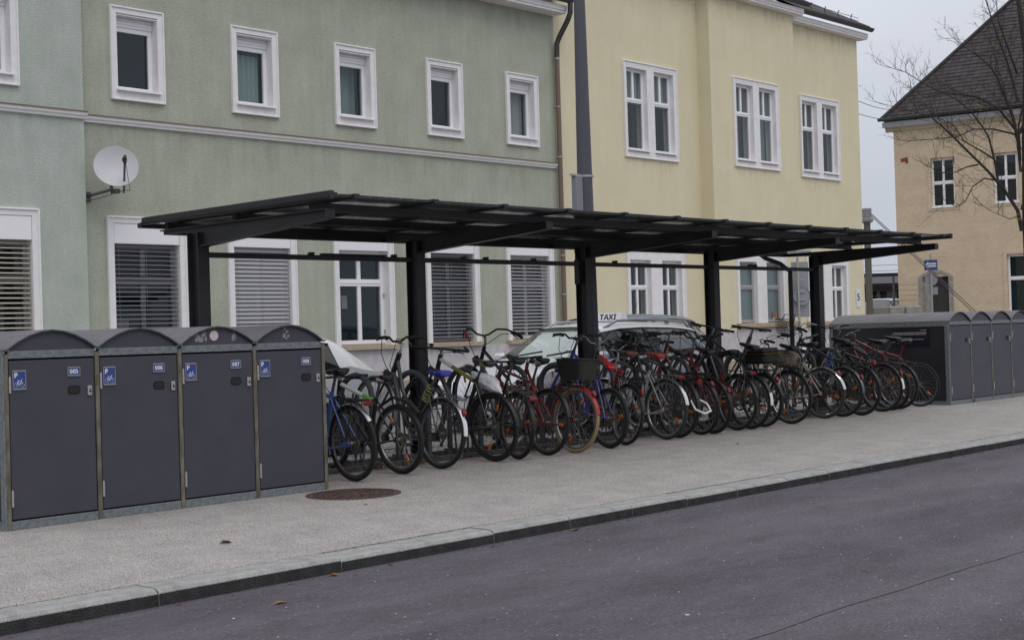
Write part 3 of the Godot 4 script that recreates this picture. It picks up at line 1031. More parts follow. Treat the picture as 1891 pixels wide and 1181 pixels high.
func build_buildings() -> void:
	# pale green wing at the left
	var za := -19.84
	var pale := thing("apartment_building", "pale mint green rendered building at the far left edge", "building", Vector3.ZERO, "rendered station street buildings")
	var holes := []
	for cx in [9.62, 7.3, 4.98]:
		holes.append(upper_window(pale, cx + 0.03, za, 0))
	for cx in [9.68, 7.36, 5.0]:
		holes.append(ground_window(pale, cx, za, 3.41, 1, M.box_white))
	part(pale, "wall", wall_holes(-6, 11.23, 0.2, 8.3, za, holes), M.pale_plaster)
	var ends := MB.new()
	ends.quad(Vector3(11.23, 0.2, za), Vector3(11.23, 8.3, za), Vector3(11.23, 8.3, -20.3), Vector3(11.23, 0.2, -20.3), Vector3(1, 0, 0))
	part(pale, "end_wall", ends, M.pale_plaster)
	cornice(pale, -6, 11.25, 4.865, za)
	plinth(pale, -6, 11.23, 0.2, 1.06, za)
	shell(pale, -6, 11.22, 0.2, 8.3, za, -32, M.pale_plaster)
	eave(pale, -6, 11.25, 8.22, za, 0.35)
	# mossy green building
	var zg := -20.0
	var green := thing("office_building", "moss green rendered building with white window surrounds and ledge", "building", Vector3.ZERO, "rendered station street buildings")
	holes = []
	var k := 0
	for cx in [12.31, 14.66, 16.97, 19.31, 21.6]:
		holes.append(upper_window(green, cx, zg, [0, 1, 2, 0, 3][k]))
		k += 1
	k = 0
	for cx in [12.40, 14.72, 17.06, 19.40, 21.7]:
		holes.append(ground_window(green, cx, zg, 3.37, [2, 3, 4, 5, 6][k], M.box_white))
		k += 1
	part(green, "wall", wall_holes(11.23, 22.7, 0.2, 8.3, zg, holes), M.green_plaster)
	cornice(green, 11.25, 22.62, 4.85, zg)
	plinth(green, 11.24, 22.7, 0.2, 1.06, zg)
	shell(green, 11.24, 22.69, 0.2, 8.3, zg, -32, M.green_plaster)
	eave(green, 11.26, 22.72, 8.2, zg, 0.37)
	for cx in [12.31, 14.66, 16.97, 19.31, 21.6]: rain_dirt(green, cx - 0.5, cx + 0.5, 5.26, 0.28, zg, M.dirt_grey)
	rain_dirt(green, 11.3, 16.9, 4.84, 0.8, zg, M.dirt_grey)
	rain_dirt(green, 16.9, 22.6, 4.84, 0.7, zg, M.dirt_grey)
	rain_dirt(green, 11.3, 17.0, 8.18, 0.7, zg, M.dirt_grey)
	rain_dirt(green, 17.0, 22.6, 8.18, 0.7, zg, M.dirt_grey)
	rain_dirt(pale, 6.0, 11.2, 4.85, 0.8, za, M.dirt_grey)
	# rust coloured pipe slit in the corner left, downpipe at the right end
	var dp := MB.new()
	dp.tube([Vector3(11.25, 8.2, zg + 0.05), Vector3(11.25, 4.99, zg + 0.05)], 0.035, 8)
	part(green, "corner_pipe", dp, M.pipe_brown)
	var pp := group_part(green, "downpipe")
	var a := MB.new()
	a.tube([Vector3(22.74, 8.42, zg + 0.48), Vector3(22.74, 8.2, zg + 0.47), Vector3(22.73, 8.05, zg + 0.4), Vector3(22.7, 7.72, zg + 0.17), Vector3(22.68, 7.58, zg + 0.11), Vector3(22.68, 7.3, zg + 0.1)], 0.06, 12)
	part(pp, "elbow", a, M.pipe_dark)
	var b := MB.new()
	b.tube([Vector3(22.68, 7.32, zg + 0.1), Vector3(22.68, 0.3, zg + 0.1)], 0.055, 12)
	part(pp, "pipe", b, M.pipe_brown)
	for y in [7.25, 6.2, 5.1, 3.9, 2.95, 2.1, 1.2]:
		var c := MB.new()
		c.lathe([Vector2(0.056, -0.015), Vector2(0.066, -0.015), Vector2(0.066, 0.015), Vector2(0.056, 0.015)], Vector3(22.68, y, zg + 0.1), Vector3.UP, 12)
		c.box(Vector3(22.68, y, zg + 0.04), Vector3(0.02, 0.02, 0.08))
		part(pp, "bracket", c, M.steel_bright)
	# yellow building: three bays, the middle one stands forward
	var yel := thing("station_building", "cream yellow rendered building with tall paired white windows", "building", Vector3.ZERO, "rendered station street buildings")
	var zy := -20.0
	var zm := -19.62
	var hA := pair_window(yel, 26.1, zy, 5.3, 7.55, true, 1) + pair_window(yel, 26.12, zy, 1.34, 3.2, false, 0)
	var hB := pair_window(yel, 30.01, zm, 5.3, 7.55, true, 3) + pair_window(yel, 30.02, zm, 1.34, 3.2, false, 2)
	var hC := pair_window(yel, 33.73, zy, 5.3, 7.55, true, 0) + pair_window(yel, 33.9, zy, 1.34, 3.2, false, 0)
	part(yel, "wall", wall_holes(22.7, 28.05, 0.2, 9.5, zy, hA), M.yellow_plaster)
	part(yel, "wall", wall_holes(28.05, 31.9, 0.2, 9.5, zm, hB), M.yellow_plaster)
	part(yel, "wall", wall_holes(31.9, 35.94, 0.2, 9.5, zy, hC), M.yellow_plaster)
	var rt := MB.new()
	rt.quad(Vector3(28.05, 0.2, zy - 0.05), Vector3(28.05, 9.5, zy - 0.05), Vector3(28.05, 9.5, zm), Vector3(28.05, 0.2, zm), Vector3(-1, 0, 0))
	rt.quad(Vector3(31.9, 0.2, zy - 0.05), Vector3(31.9, 9.5, zy - 0.05), Vector3(31.9, 9.5, zm), Vector3(31.9, 0.2, zm), Vector3(1, 0, 0))
	part(yel, "return_wall", rt, M.yellow_plaster)
	plinth(yel, 22.76, 28.01, 0.2, 1.2, zy)
	plinth(yel, 28.015, 31.935, 0.2, 1.2, zm)
	plinth(yel, 31.94, 35.97, 0.2, 1.2, zy)
	shell(yel, 22.72, 35.94, 0.2, 9.5, zy, -33, M.yellow_plaster)
	eave(yel, 22.8, 27.8, 9.48, zy, 0.22)
	eave(yel, 27.9, 31.9, 9.5, zm, 0.22, 0.2)
	eave(yel, 32.2, 35.94, 9.46, zy, 0.22, 0.25)
	var sg := MB.new()
	for q in 5:
		var x := 32.6 + q * 0.72
		sg.tube([Vector3(x, 9.85, -19.85), Vector3(x, 10.05, -19.9), Vector3(x + 0.02, 10.12, -19.86)], 0.014, 5)
	for y in [9.98, 10.06]:
		sg.rod(Vector3(32.4, y, -19.89), Vector3(35.9, y, -19.89), 0.008, 5)
	part(yel, "snow_guard", sg, M.gutter)
	rain_dirt(yel, 31.95, 35.9, 9.44, 0.9, zy, M.dirt_brown)
	rain_dirt(yel, 28.1, 31.85, 9.48, 0.7, zm, M.dirt_brown)
	rain_dirt(yel, 22.8, 28.0, 9.46, 0.6, zy, M.dirt_grey)
	for e in [[26.1, zy], [30.01, zm], [33.73, zy]]: rain_dirt(yel, e[0] - 1.05, e[0] + 1.05, 5.28, 0.6, e[1], M.dirt_grey)
	# house number plate on the corner
	var hn := thing("house_number", "small white house number plate on the yellow building's corner", "sign", Vector3(35.55, 1.98, zy + 0.012))
	var pl := MB.new()
	pl.box(Vector3.ZERO, Vector3(0.24, 0.5, 0.018), 0.006)
	part(hn, "plate", pl, M.sign_white)
	text_part(hn, "digit", "5", 0.2, Vector3(0, 0.04, 0.012), M.black_plastic)
	# satellite dish
	var d := thing("satellite_dish", "white oval satellite dish on a wall arm above the first window", "satellite dish", Vector3(11.57, 4.08, -19.5))
	var n := Vector3(-0.42, 0.3, 0.86).normalized()
	var dish := MB.new()
	var prof := []
	for q in 9:
		var r := 0.335 * q / 8.0 + 0.0001
		prof.append(Vector2(r, 0.75 * r * r))
	prof.append(Vector2(0.345, 0.088))
	prof.append(Vector2(0.345, 0.074))
	for q in 8:
		var r := 0.335 * (8 - q) / 8.0 + 0.0001
		prof.append(Vector2(r, 0.75 * r * r - 0.014))
	dish.lathe(prof, Vector3.ZERO, n, 40)
	part(d, "reflector", dish, M.dish_white)
	var arm := MB.new()
	var foot := Vector3(0.12, -0.36, 0.02) + n * 0.05
	var head := n * 0.46 + Vector3(0.12, -0.02, 0)
	arm.tube([foot - n * 0.1, foot, head], 0.017, 6)
	part(d, "feed_arm", arm, M.alloy_dull)
	var lnb := MB.new()
	lnb.tube([head + n * 0.06, head - n * 0.08], [0.025, 0.04], 10)
	lnb.box(head + Vector3(0, -0.05, 0), Vector3(0.05, 0.07, 0.05), 0.01)
	part(d, "receiver", lnb, M.black_plastic)
	var mt := MB.new()
	mt.tube([Vector3(-0.24, -0.42, -0.5), Vector3(-0.22, -0.4, -0.3), Vector3(-0.02, -0.33, -0.12)], 0.025, 8)
	mt.box(Vector3(-0.24, -0.42, -0.475), Vector3(0.12, 0.16, 0.03), 0.005)
	mt.box(Vector3(0.02, -0.36, -0.06), Vector3(0.1, 0.07, 0.14), 0.008)
	mt.bar(Vector3(-0.02, -0.33, -0.12), Vector3(0.0, 0.0, -0.08), 0.04, 0.04)
	part(d, "wall_mount", mt, M.alloy_dull)
	var cb := MB.new()
	cb.tube([head, foot + Vector3(0.05, -0.02, 0.1), foot, Vector3(-0.1, -0.45, -0.35), Vector3(-0.3, -0.5, -0.48), Vector3(-0.36, -0.4, -0.48)], 0.005, 5)
	part(d, "cable", cb, M.black_plastic)
	var jb := MB.new()
	jb.box(Vector3(-0.34, -0.33, -0.47), Vector3(0.06, 0.09, 0.05), 0.006)
	part(d, "junction_box", jb, M.sticker_pale)


# ---------------------------------------------------------------- bike shelter
func build_shelter() -> void:
	var t := thing("bike_shelter", "long dark steel shelter with flat glass and solar cell roof over the bicycles", "bike shelter")
	var x0 := 7.21
	var x1 := 18.28
	var zp := -10.9
	var posts := [7.30, 10.03, 12.80, 15.47, 18.16]
	for px in posts:
		var m := MB.new()        # rolled H section
		m.span(Vector3(px - 0.065, 0, zp + 0.072), Vector3(px + 0.065, 2.3, zp + 0.084), 0.003)
		m.span(Vector3(px - 0.065, 0, zp - 0.084), Vector3(px + 0.065, 2.3, zp - 0.072), 0.003)
		m.span(Vector3(px - 0.012, 0, zp - 0.072), Vector3(px + 0.012, 2.3, zp + 0.072))
		m.span(Vector3(px - 0.12, 0, zp - 0.14), Vector3(px + 0.12, 0.015, zp + 0.14))
		part(t, "post", m, M.shelter_paint)
		# tapered cantilever arm, I section: web plus flanges
		var tip := -8.97
		var rear := -11.46
		var web := PackedVector2Array([Vector2(rear, 2.36), Vector2(tip, 2.36), Vector2(tip, 2.29), Vector2(zp + 0.08, 2.17), Vector2(zp - 0.08, 2.17), Vector2(zp - 0.09, 2.312), Vector2(rear, 2.32)])
		var a := MB.new()
		a.prism(web, Vector3(px - 0.008, 0, 0), Vector3(0, 0, 1), Vector3.UP, -0.016)
		a.span(Vector3(px - 0.05, 2.352, rear), Vector3(px + 0.05, 2.364, tip))
		a.bar(Vector3(px, 2.288, tip), Vector3(px, 2.17, zp + 0.08), 0.1, 0.012)
		a.span(Vector3(px - 0.05, 2.285, tip), Vector3(px + 0.05, 2.36, tip + 0.01))
		part(t, "arm", a, M.shelter_paint)
	# three longitudinal beams
	for z in [-9.22, -10.32, -11.42]:
		var b := MB.new()
		b.span(Vector3(x0 + 0.09, 2.364 if z > -11.0 else 2.318, z - 0.03), Vector3(x1 - 0.12, 2.436, z + 0.03), 0.003)
		if z > -11.0: b.span(Vector3(x0 + 0.085, 2.364, z - 0.05), Vector3(x1 - 0.115, 2.373, z + 0.05))
		part(t, "beam", b, M.shelter_paint)
	for k in 4:
		var r := MB.new()
		r.span(Vector3(posts[k] + 0.066, 2.072, zp - 0.025), Vector3(posts[k + 1] - 0.066, 2.122, zp + 0.025), 0.004)
		part(t, "tie_rail", r, M.shelter_paint)
	# cable clips and conduit on the rails
	part(t, "conduit", slab(Vector3(8.75, 2.124, zp - 0.03), Vector3(9.6, 2.142, zp + 0.03)), M.black_plastic)
	for x in [8.62, 9.72, 10.75, 11.1, 11.9, 13.4, 16.4, 16.52]:
		var clip := MB.new()
		clip.box(Vector3(x, 2.135, zp), Vector3(0.05, 0.03, 0.06), 0.005)
		part(t, "cable_clip", clip, M.black_plastic)
	# roof panels between cover bars
	var bars := [7.22, 7.46, 8.37, 9.26, 10.16, 11.04, 11.93, 12.82, 13.7, 14.58, 15.45, 16.32, 17.21, 18.06, 18.27]
	var cell := MB.new()
	cell.box(Vector3.ZERO, Vector3(0.135, 0.004, 0.135))
	var cell_mesh := cell.mesh()
	for k in bars.size() - 1:
		var a: float = bars[k] + 0.03
		var b: float = bars[k + 1] - 0.03
		var g := group_part(t, "roof_panel")
		part(g, "glass_sheet", slab(Vector3(a - 0.01, 2.452, -11.63), Vector3(b + 0.01, 2.46, -8.83)), M.roof_glass)
		var n := int((b - a) / 0.16)
		if n > 0:
			var cells := MB.new()
			for i in n:
				for j in range(14, 17):
					part(g, "solar_cell", cell_mesh, M.solar_cell).position = Vector3(lerpf(a, b, (i + 0.5) / n), 2.466, -11.62 + (j + 0.5) * 0.164)
				for j in 14:
					cells.box(Vector3(lerpf(a, b, (i + 0.5) / n), 2.466, -11.62 + (j + 0.5) * 0.164), Vector3(0.135, 0.004, 0.135))
			part(g, "solar_cells", cells, M.solar_cell, "stuff")
	for k in bars.size():
		var m := MB.new()
		var x: float = bars[k]
		m.span(Vector3(x - 0.028, 2.437, -11.64), Vector3(x + 0.028, 2.45, -8.82))
		m.span(Vector3(x - 0.032, 2.463, -11.64), Vector3(x + 0.032, 2.482, -8.8), 0.004)
		m.span(Vector3(x - 0.03, 2.445, -8.815), Vector3(x + 0.03, 2.464, -8.8))
		part(t, "cover_bar", m, M.shelter_paint)
	# edge channels at both ends, gutter at the rear
	for x in [x0 - 0.02, x1 + 0.01]:
		var m := MB.new()
		m.span(Vector3(x - 0.025, 2.425, -11.64), Vector3(x + 0.02, 2.495, -8.79), 0.004)
		m.span(Vector3(x - 0.035, 2.44, -11.64), Vector3(x - 0.024, 2.455, -8.8))
		part(t, "edge_channel", m, M.shelter_paint)
	part(t, "front_edge", slab(Vector3(x0, 2.464, -8.835), Vector3(x1, 2.472, -8.82)), M.gutter)
	var gt := MB.new()
	gt.span(Vector3(x0 - 0.04, 2.4, -11.73), Vector3(x1, 2.45, -11.65), 0.008)
	part(t, "rain_gutter", gt, M.shelter_paint)
	var dp := MB.new()
	dp.tube([Vector3(17.8, 2.41, -11.7), Vector3(17.8, 2.3, -11.55), Vector3(17.82, 2.2, -11.3), Vector3(17.84, 2.13, -11.22), Vector3(17.92, 2.09, -11.2), Vector3(17.92, 2.0, -11.2), Vector3(17.92, 0.05, -11.2)], 0.035, 8)
	part(t, "downpipe", dp, M.shelter_paint)
	for px in [posts[2]]:
		var jb := MB.new()
		jb.box(Vector3(px - 0.09, 2.0, zp - 0.02), Vector3(0.05, 0.3, 0.08), 0.006)
		jb.tube([Vector3(px - 0.09, 2.15, zp - 0.02), Vector3(px - 0.1, 2.25, zp - 0.05), Vector3(px - 0.04, 2.33, zp - 0.08)], 0.008, 6)
		part(t, "junction_box", jb, M.black_plastic)


# ---------------------------------------------------------------- lockers
func bike_symbol(parent: Node3D, at: Vector3, s: float, m: Material) -> void:
	var b := MB.new()
	var w := 0.011 * s
	for x in [-0.21, 0.21]:
		b.torus(0.15 * s, w * 0.8, at + Vector3(x * s, -0.22 * s, 0), Vector3(0, 0, 1), 16, 4)
	var pts := {"r": Vector3(-0.21, -0.22, 0), "f": Vector3(0.21, -0.22, 0), "b": Vector3(-0.02, -0.22, 0), "s": Vector3(-0.09, 0.02, 0), "h": Vector3(0.14, 0.03, 0), "n": Vector3(0.13, 0.12, 0), "g": Vector3(0.21, 0.14, 0), "q": Vector3(-0.1, 0.06, 0)}
	for e in [["r", "b"], ["r", "s"], ["b", "s"], ["s", "h"], ["b", "h"], ["h", "f"], ["h", "n"], ["n", "g"], ["s", "q"]]:
		b.bar(at + pts[e[0]] * s, at + pts[e[1]] * s, 0.022 * s, 0.004, Vector3(0, 0, 1))
	b.bar(at + Vector3(-0.15, 0.07, 0) * s, at + Vector3(-0.04, 0.06, 0) * s, 0.03 * s, 0.004, Vector3(0, 0, 1))
	part(parent, "bicycle_symbol", b, m)


func locker(x: float, z: float, wd: float, number: String, label: String, group: String, last: bool, first: bool, faded: bool) -> Node3D:
	var t := thing("bike_locker", label, "bike locker", Vector3(x, 0, z), group)
	var deep := 2.03
	# galvanised frame
	for px in ([0.0, wd + 0.001] if last else [0.0]):
		var f := MB.new()
		f.span(Vector3(px, 0, -0.05), Vector3(px + 0.034, 1.24, 0.0), 0.003)
		part(t, "post", f, M.galvanised_warm)
	for e in [[1.207, 1.262], [0.0, 0.062]]:
		var rl := MB.new()
		rl.span(Vector3(0.035, e[0], -0.05), Vector3(wd - 0.001, e[1], -0.004), 0.003)
		part(t, "frame_rail", rl, M.galvanised)
	# door with gaps
	var dr := group_part(t, "door")
	var m := MB.new()
	m.box(Vector3((wd + 0.034) * 0.5, 0.633, -0.018), Vector3(wd - 0.048, 1.12, 0.024), 0.004)
	part(dr, "leaf", m, M.locker_paint)
	for y in [0.2, 1.0]:
		var hg := MB.new()
		hg.lathe([Vector2(0.0001, -0.055), Vector2(0.009, -0.055), Vector2(0.009, 0.0), Vector2(0.007, 0.002), Vector2(0.009, 0.004), Vector2(0.009, 0.055), Vector2(0.0001, 0.055)], Vector3(0.042, y + 0.02, 0.004), Vector3.UP, 8)
		hg.lathe([Vector2(0.0001, 0.0), Vector2(0.006, 0.0), Vector2(0.005, 0.008), Vector2(0.0001, 0.01)], Vector3(0.042, y + 0.075, 0.004), Vector3.UP, 8)
		part(dr, "hinge", hg, M.steel_bright)
	# recessed grip: dark dish with a rim
	var gx := wd - 0.172
	var gy := 0.965
	var g := MB.new()
	if faded:
		g.lathe([Vector2(0.0001, 0.001), Vector2(0.034, 0.001), Vector2(0.034, 0.004)], Vector3(gx + 0.03, gy + 0.01, -0.005), Vector3(0, 0, 1), 16)
	else:
		var poly := PackedVector2Array()
		for k in 24:
			var a := TAU * k / 24.0
			var cs := cos(a)
			var sn := sin(a)
			poly.append(Vector2(signf(cs) * pow(absf(cs), 0.45) * 0.05, signf(sn) * pow(absf(sn), 0.55) * 0.033))
		g.prism(poly, Vector3(gx, gy, -0.0058), Vector3.RIGHT, Vector3.UP, 0.0022)
	part(dr, "grip", g, M.matt_black)
	if not faded:
		var lip := MB.new()
		lip.box(Vector3(gx, gy - 0.004, -0.003), Vector3(0.072, 0.036, 0.003), 0.001)
		part(dr, "grip_flap", lip, M.black_plastic)
	var lk := MB.new()
	lk.box(Vector3(wd - 0.05, 0.955, 0.001), Vector3(0.034, 0.072, 0.016), 0.004)
	part(dr, "lock_plate", lk, M.steel_bright)
	var ky := MB.new()
	ky.lathe([Vector2(0.0001, 0.003), Vector2(0.008, 0.003), Vector2(0.008, 0)], Vector3(wd - 0.048, 0.95, 0.009), Vector3(0, 0, 1), 10)
	ky.box(Vector3(wd - 0.052, 0.963, 0.0095), Vector3(0.005, 0.018, 0.003))
	part(dr, "key_cylinder", ky, M.black_plastic)
	# plates
	var pc: Material = M.sign_blue if not faded else M.sign_blue_faded
	var py := 1.055 if not faded else 1.0
	var px := 0.115
	var s := MB.new()
	if faded:
		py = 1.1
		s.lathe([Vector2(0.0001, 0.002), Vector2(0.034, 0.002), Vector2(0.034, 0)], Vector3(px, py, -0.006), Vector3(0, 0, 1), 18)
		s.box(Vector3(px, py - 0.055, -0.005), Vector3(0.07, 0.04, 0.002))
	else:
		s.box(Vector3(px, py, -0.003), Vector3(0.09, 0.118, 0.006), 0.001)
	part(dr, "parking_plate", s, pc)
	if not faded:
		var fr := MB.new()
		fr.box(Vector3(px, py + 0.064, -0.001), Vector3(0.1, 0.012, 0.012), 0.002)
		fr.box(Vector3(px, py - 0.064, -0.001), Vector3(0.1, 0.012, 0.012), 0.002)
		fr.box(Vector3(px - 0.048, py, -0.002), Vector3(0.006, 0.124, 0.008))
		fr.box(Vector3(px + 0.048, py, -0.002), Vector3(0.006, 0.124, 0.008))
		part(dr, "plate_holder", fr, M.box_grey)
		text_part(dr, "letter_p", "P", 0.036, Vector3(px - 0.026, py + 0.034, 0.001), M.sign_white)
		bike_symbol(dr, Vector3(px, py - 0.01, 0.002), 0.105, M.sign_white)
		var n := MB.new()
		n.box(Vector3(gx, 1.1, -0.003), Vector3(0.088, 0.05, 0.006), 0.001)
		part(dr, "number_plate", n, pc)
		var nf := MB.new()
		nf.box(Vector3(gx, 1.1 + 0.029, -0.001), Vector3(0.098, 0.01, 0.012), 0.002)
		nf.box(Vector3(gx, 1.1 - 0.03, -0.001), Vector3(0.098, 0.01, 0.012), 0.002)
		for q in [-0.047, 0.047]: nf.box(Vector3(gx + q, 1.1, -0.002), Vector3(0.006, 0.056, 0.008))
		part(dr, "plate_holder", nf, M.box_grey)
		text_part(dr, "number", number, 0.032, Vector3(gx, 1.1, 0.001), M.sign_white, Basis(), true, 0.95)
	else:
		var n := MB.new()
		n.torus(0.026, 0.004, Vector3(gx + 0.03, 1.1, -0.006), Vector3(0, 0, 1), 16, 4)
		n.box(Vector3(gx + 0.03, 1.062, -0.005), Vector3(0.06, 0.02, 0.002))
		part(dr, "number_mark", n, pc)
	# arched hood: front tympanum, folded sheet running back
	var arc := []
	for k in 9:
		var u := -1.0 + 2.0 * k / 8.0
		arc.append(Vector2(wd * 0.5 + 0.017 + u * (wd * 0.5 - 0.003), 1.268 + 0.137 * (1.0 - pow(absf(u), 1.9))))
	var tym := PackedVector2Array()
	for p in arc: tym.append(p + Vector2(0, -0.006))
	var tp := MB.new()
	tp.prism(tym, Vector3(0, 0, -0.024), Vector3.RIGHT, Vector3.UP, 0.012)
	part(t, "hood_front", tp, M.locker_paint)
	var rf := MB.new()
	for k in 8:
		var a: Vector2 = arc[k]
		var b: Vector2 = arc[k + 1]
		var nn := Vector3(-(b.y - a.y), b.x - a.x, 0).normalized()
		var th := nn * 0.006
		var A := Vector3(a.x, a.y, 0.012)
		var B := Vector3(b.x, b.y, 0.012)
		var bk := Vector3(0, 0, -deep - 0.02)
		rf.quad(A + th, B + th, B + th + bk, A + th + bk, nn)
		rf.quad(A, B, B + bk, A + bk, -nn)
		rf.quad(A, B, B + th, A + th, Vector3(0, 0, 1))
	rf.span(Vector3(-0.004, 1.262, -deep), Vector3(0.04, 1.276, 0.012))
	if last: rf.span(Vector3(wd - 0.002, 1.262, -deep), Vector3(wd + 0.038, 1.276, 0.012))
	part(t, "hood", rf, M.locker_roof)
	var edge := MB.new()
	for k in 8:
		edge.bar(Vector3(arc[k].x, arc[k].y - 0.004, 0.006), Vector3(arc[k + 1].x, arc[k + 1].y - 0.004, 0.006), 0.012, 0.01, Vector3(0, 0, 1))
	part(t, "hood_edge", edge, M.locker_dark)
	part(t, "joint_strip", slab(Vector3(0.036, 1.255, -0.03), Vector3(wd - 0.002, 1.268, -0.02)), M.matt_black)
	part(t, "cavity", slab(Vector3(0.036, 0.05, -0.06), Vector3(wd - 0.002, 1.22, -0.052)), M.matt_black)
	# body panels
	var bd := MB.new()
	bd.span(Vector3(0.0, 0.06, -deep), Vector3(0.02, 1.24, -0.052))
	bd.span(Vector3(0.02, 0.06, -deep), Vector3(wd, 1.24, -deep + 0.02))
	bd.span(Vector3(0.02, 0.0, -deep), Vector3(wd, 0.05, -0.06))
	if last: bd.span(Vector3(wd, 0.06, -deep), Vector3(wd + 0.02, 1.24, -0.052))
	part(t, "side_panel", bd, M.locker_dark)
	if first:
		var fr := MB.new()
		fr.span(Vector3(-0.012, 1.195, -deep), Vector3(-0.0, 1.262, -0.05))
		fr.span(Vector3(-0.012, 0.0, -deep), Vector3(-0.0, 0.06, -0.05))
		fr.span(Vector3(-0.012, 0.06, -deep), Vector3(-0.0, 1.195, -deep + 0.06))
		fr.span(Vector3(-0.014, 0.0, -0.06), Vector3(-0.001, 1.262, 0.0))
		part(t, "side_frame", fr, M.galvanised)
		var rear_gable := PackedVector2Array()
		for p in arc: rear_gable.append(p)
		var rg := MB.new()
		rg.prism(rear_gable, Vector3(0, 0, -deep), Vector3.RIGHT, Vector3.UP, 0.01)
		part(t, "hood_back", rg, M.locker_paint)
	return t


func build_lockers() -> void:
	var names := ["005", "006", "007", "008"]
	var lab := ["anthracite bike locker numbered 005 at the left edge of the photo", "anthracite bike locker numbered 006 with bare hood", "anthracite bike locker numbered 007 with round pale sticker on its hood", "anthracite bike locker numbered 008 beside the manhole and blue bicycle"]
	for k in 4:
		var t := locker(4.575 + k * 0.71, -9.27, 0.71, names[k], lab[k], "bike lockers with arched hoods", k == 3, k == 0, false)
		if k == 2:
			var s := MB.new()
			s.lathe([Vector2(0.0001, 0.002), Vector2(0.04, 0.002), Vector2(0.04, 0)], Vector3(0.345, 1.335, -0.012), Vector3(0, 0, 1), 22)
			part(t, "round_sticker", s, M.sticker_pale)
			var r := MB.new()
			r.torus(0.041, 0.0025, Vector3(0.345, 1.335, -0.011), Vector3(0, 0, 1), 22, 4)
			part(t, "sticker_rim", r, M.sticker_red)
			rng.seed = 8
			var q := MB.new()
			var q2 := MB.new()
			for i in 16: q.box(Vector3(0.16 + rng.randf() * 0.11, 1.3 + rng.randf() * 0.05, -0.0115), Vector3(rng.randf_range(0.015, 0.05), rng.randf_range(0.01, 0.03), 0.001 + i * 0.00003), 0.0, Basis(Vector3(0, 0, 1), rng.randf()))
			for i in 7: q2.box(Vector3(0.52 + rng.randf() * 0.03, 1.3 + rng.randf() * 0.05, -0.0115), Vector3(rng.randf_range(0.006, 0.02), rng.randf_range(0.006, 0.03), 0.001 + i * 0.00003), 0.0, Basis(Vector3(0, 0, 1), rng.randf()))
			part(t, "sticker_residue", q, M.residue)
			part(t, "sticker_residue", q2, M.residue)
		if k == 3:
			rng.seed = 18
			var q := MB.new()
			for i in 9: q.box(Vector3(0.35 + rng.randf_range(-0.04, 0.03), 1.345 + rng.randf_range(-0.045, 0.035), -0.0115), Vector3(rng.randf_range(0.006, 0.022), rng.randf_range(0.006, 0.035), 0.001 + i * 0.00003), 0.0, Basis(Vector3(0, 0, 1), rng.randf() * 3.0))
			part(t, "sticker_residue", q, M.residue)
	var ord := ["dark grey bike locker nearest the bicycles in the right bank, with notice on its side", "second grey locker from the bicycles in the right bank, with blue plate", "third grey locker from the bicycles in the right bank", "fourth grey locker from the bicycles, cut by the right edge of the photo", "fifth grey locker of the right bank"]
	for k in 4:
		var t := locker(19.66 + k * 0.735, -9.557, 0.735, "", ord[k], "bike lockers with arched hoods", k == 3, k == 0, true)
		if k == 0:
			var nt := MB.new()
			nt.box(Vector3(-0.004, 1.03, -0.62), Vector3(0.006, 0.27, 0.62), 0.0)
			part(t, "notice_plate", nt, M.solar_cell)
			var ln := MB.new()
			var rows := [[1.145, -0.36, -0.44], [1.11, -0.36, -0.9], [1.094, -0.36, -0.89], [1.078, -0.37, -0.9], [1.02, -0.6, -0.9], [1.004, -0.4, -0.9], [0.985, -0.62, -0.9], [0.965, -0.68, -0.9]]
			for r in rows:
				var z: float = r[1]
				while z > r[2]:
					var w := rng.randf_range(0.02, 0.06)
					ln.box(Vector3(-0.0078, r[0], z - w * 0.5), Vector3(0.0016, 0.007, w))
					z -= w + 0.008
			part(t, "small_print", ln, M.sticker_pale)
			var wd := MB.new()
			for i in 8:
				wd.tube([Vector3(0.72, 0.0, 0.02), Vector3(0.72 + rng.randf_range(-0.03, 0.03), 0.03, 0.03 + rng.randf() * 0.02), Vector3(0.72 + rng.randf_range(-0.07, 0.07), rng.randf_range(0.03, 0.07), 0.04)], 0.003, 4)
			tag(part(self, "weed", wd, M.car_dark), "small weed growing at the foot of the right lockers", "plant").position = t.position


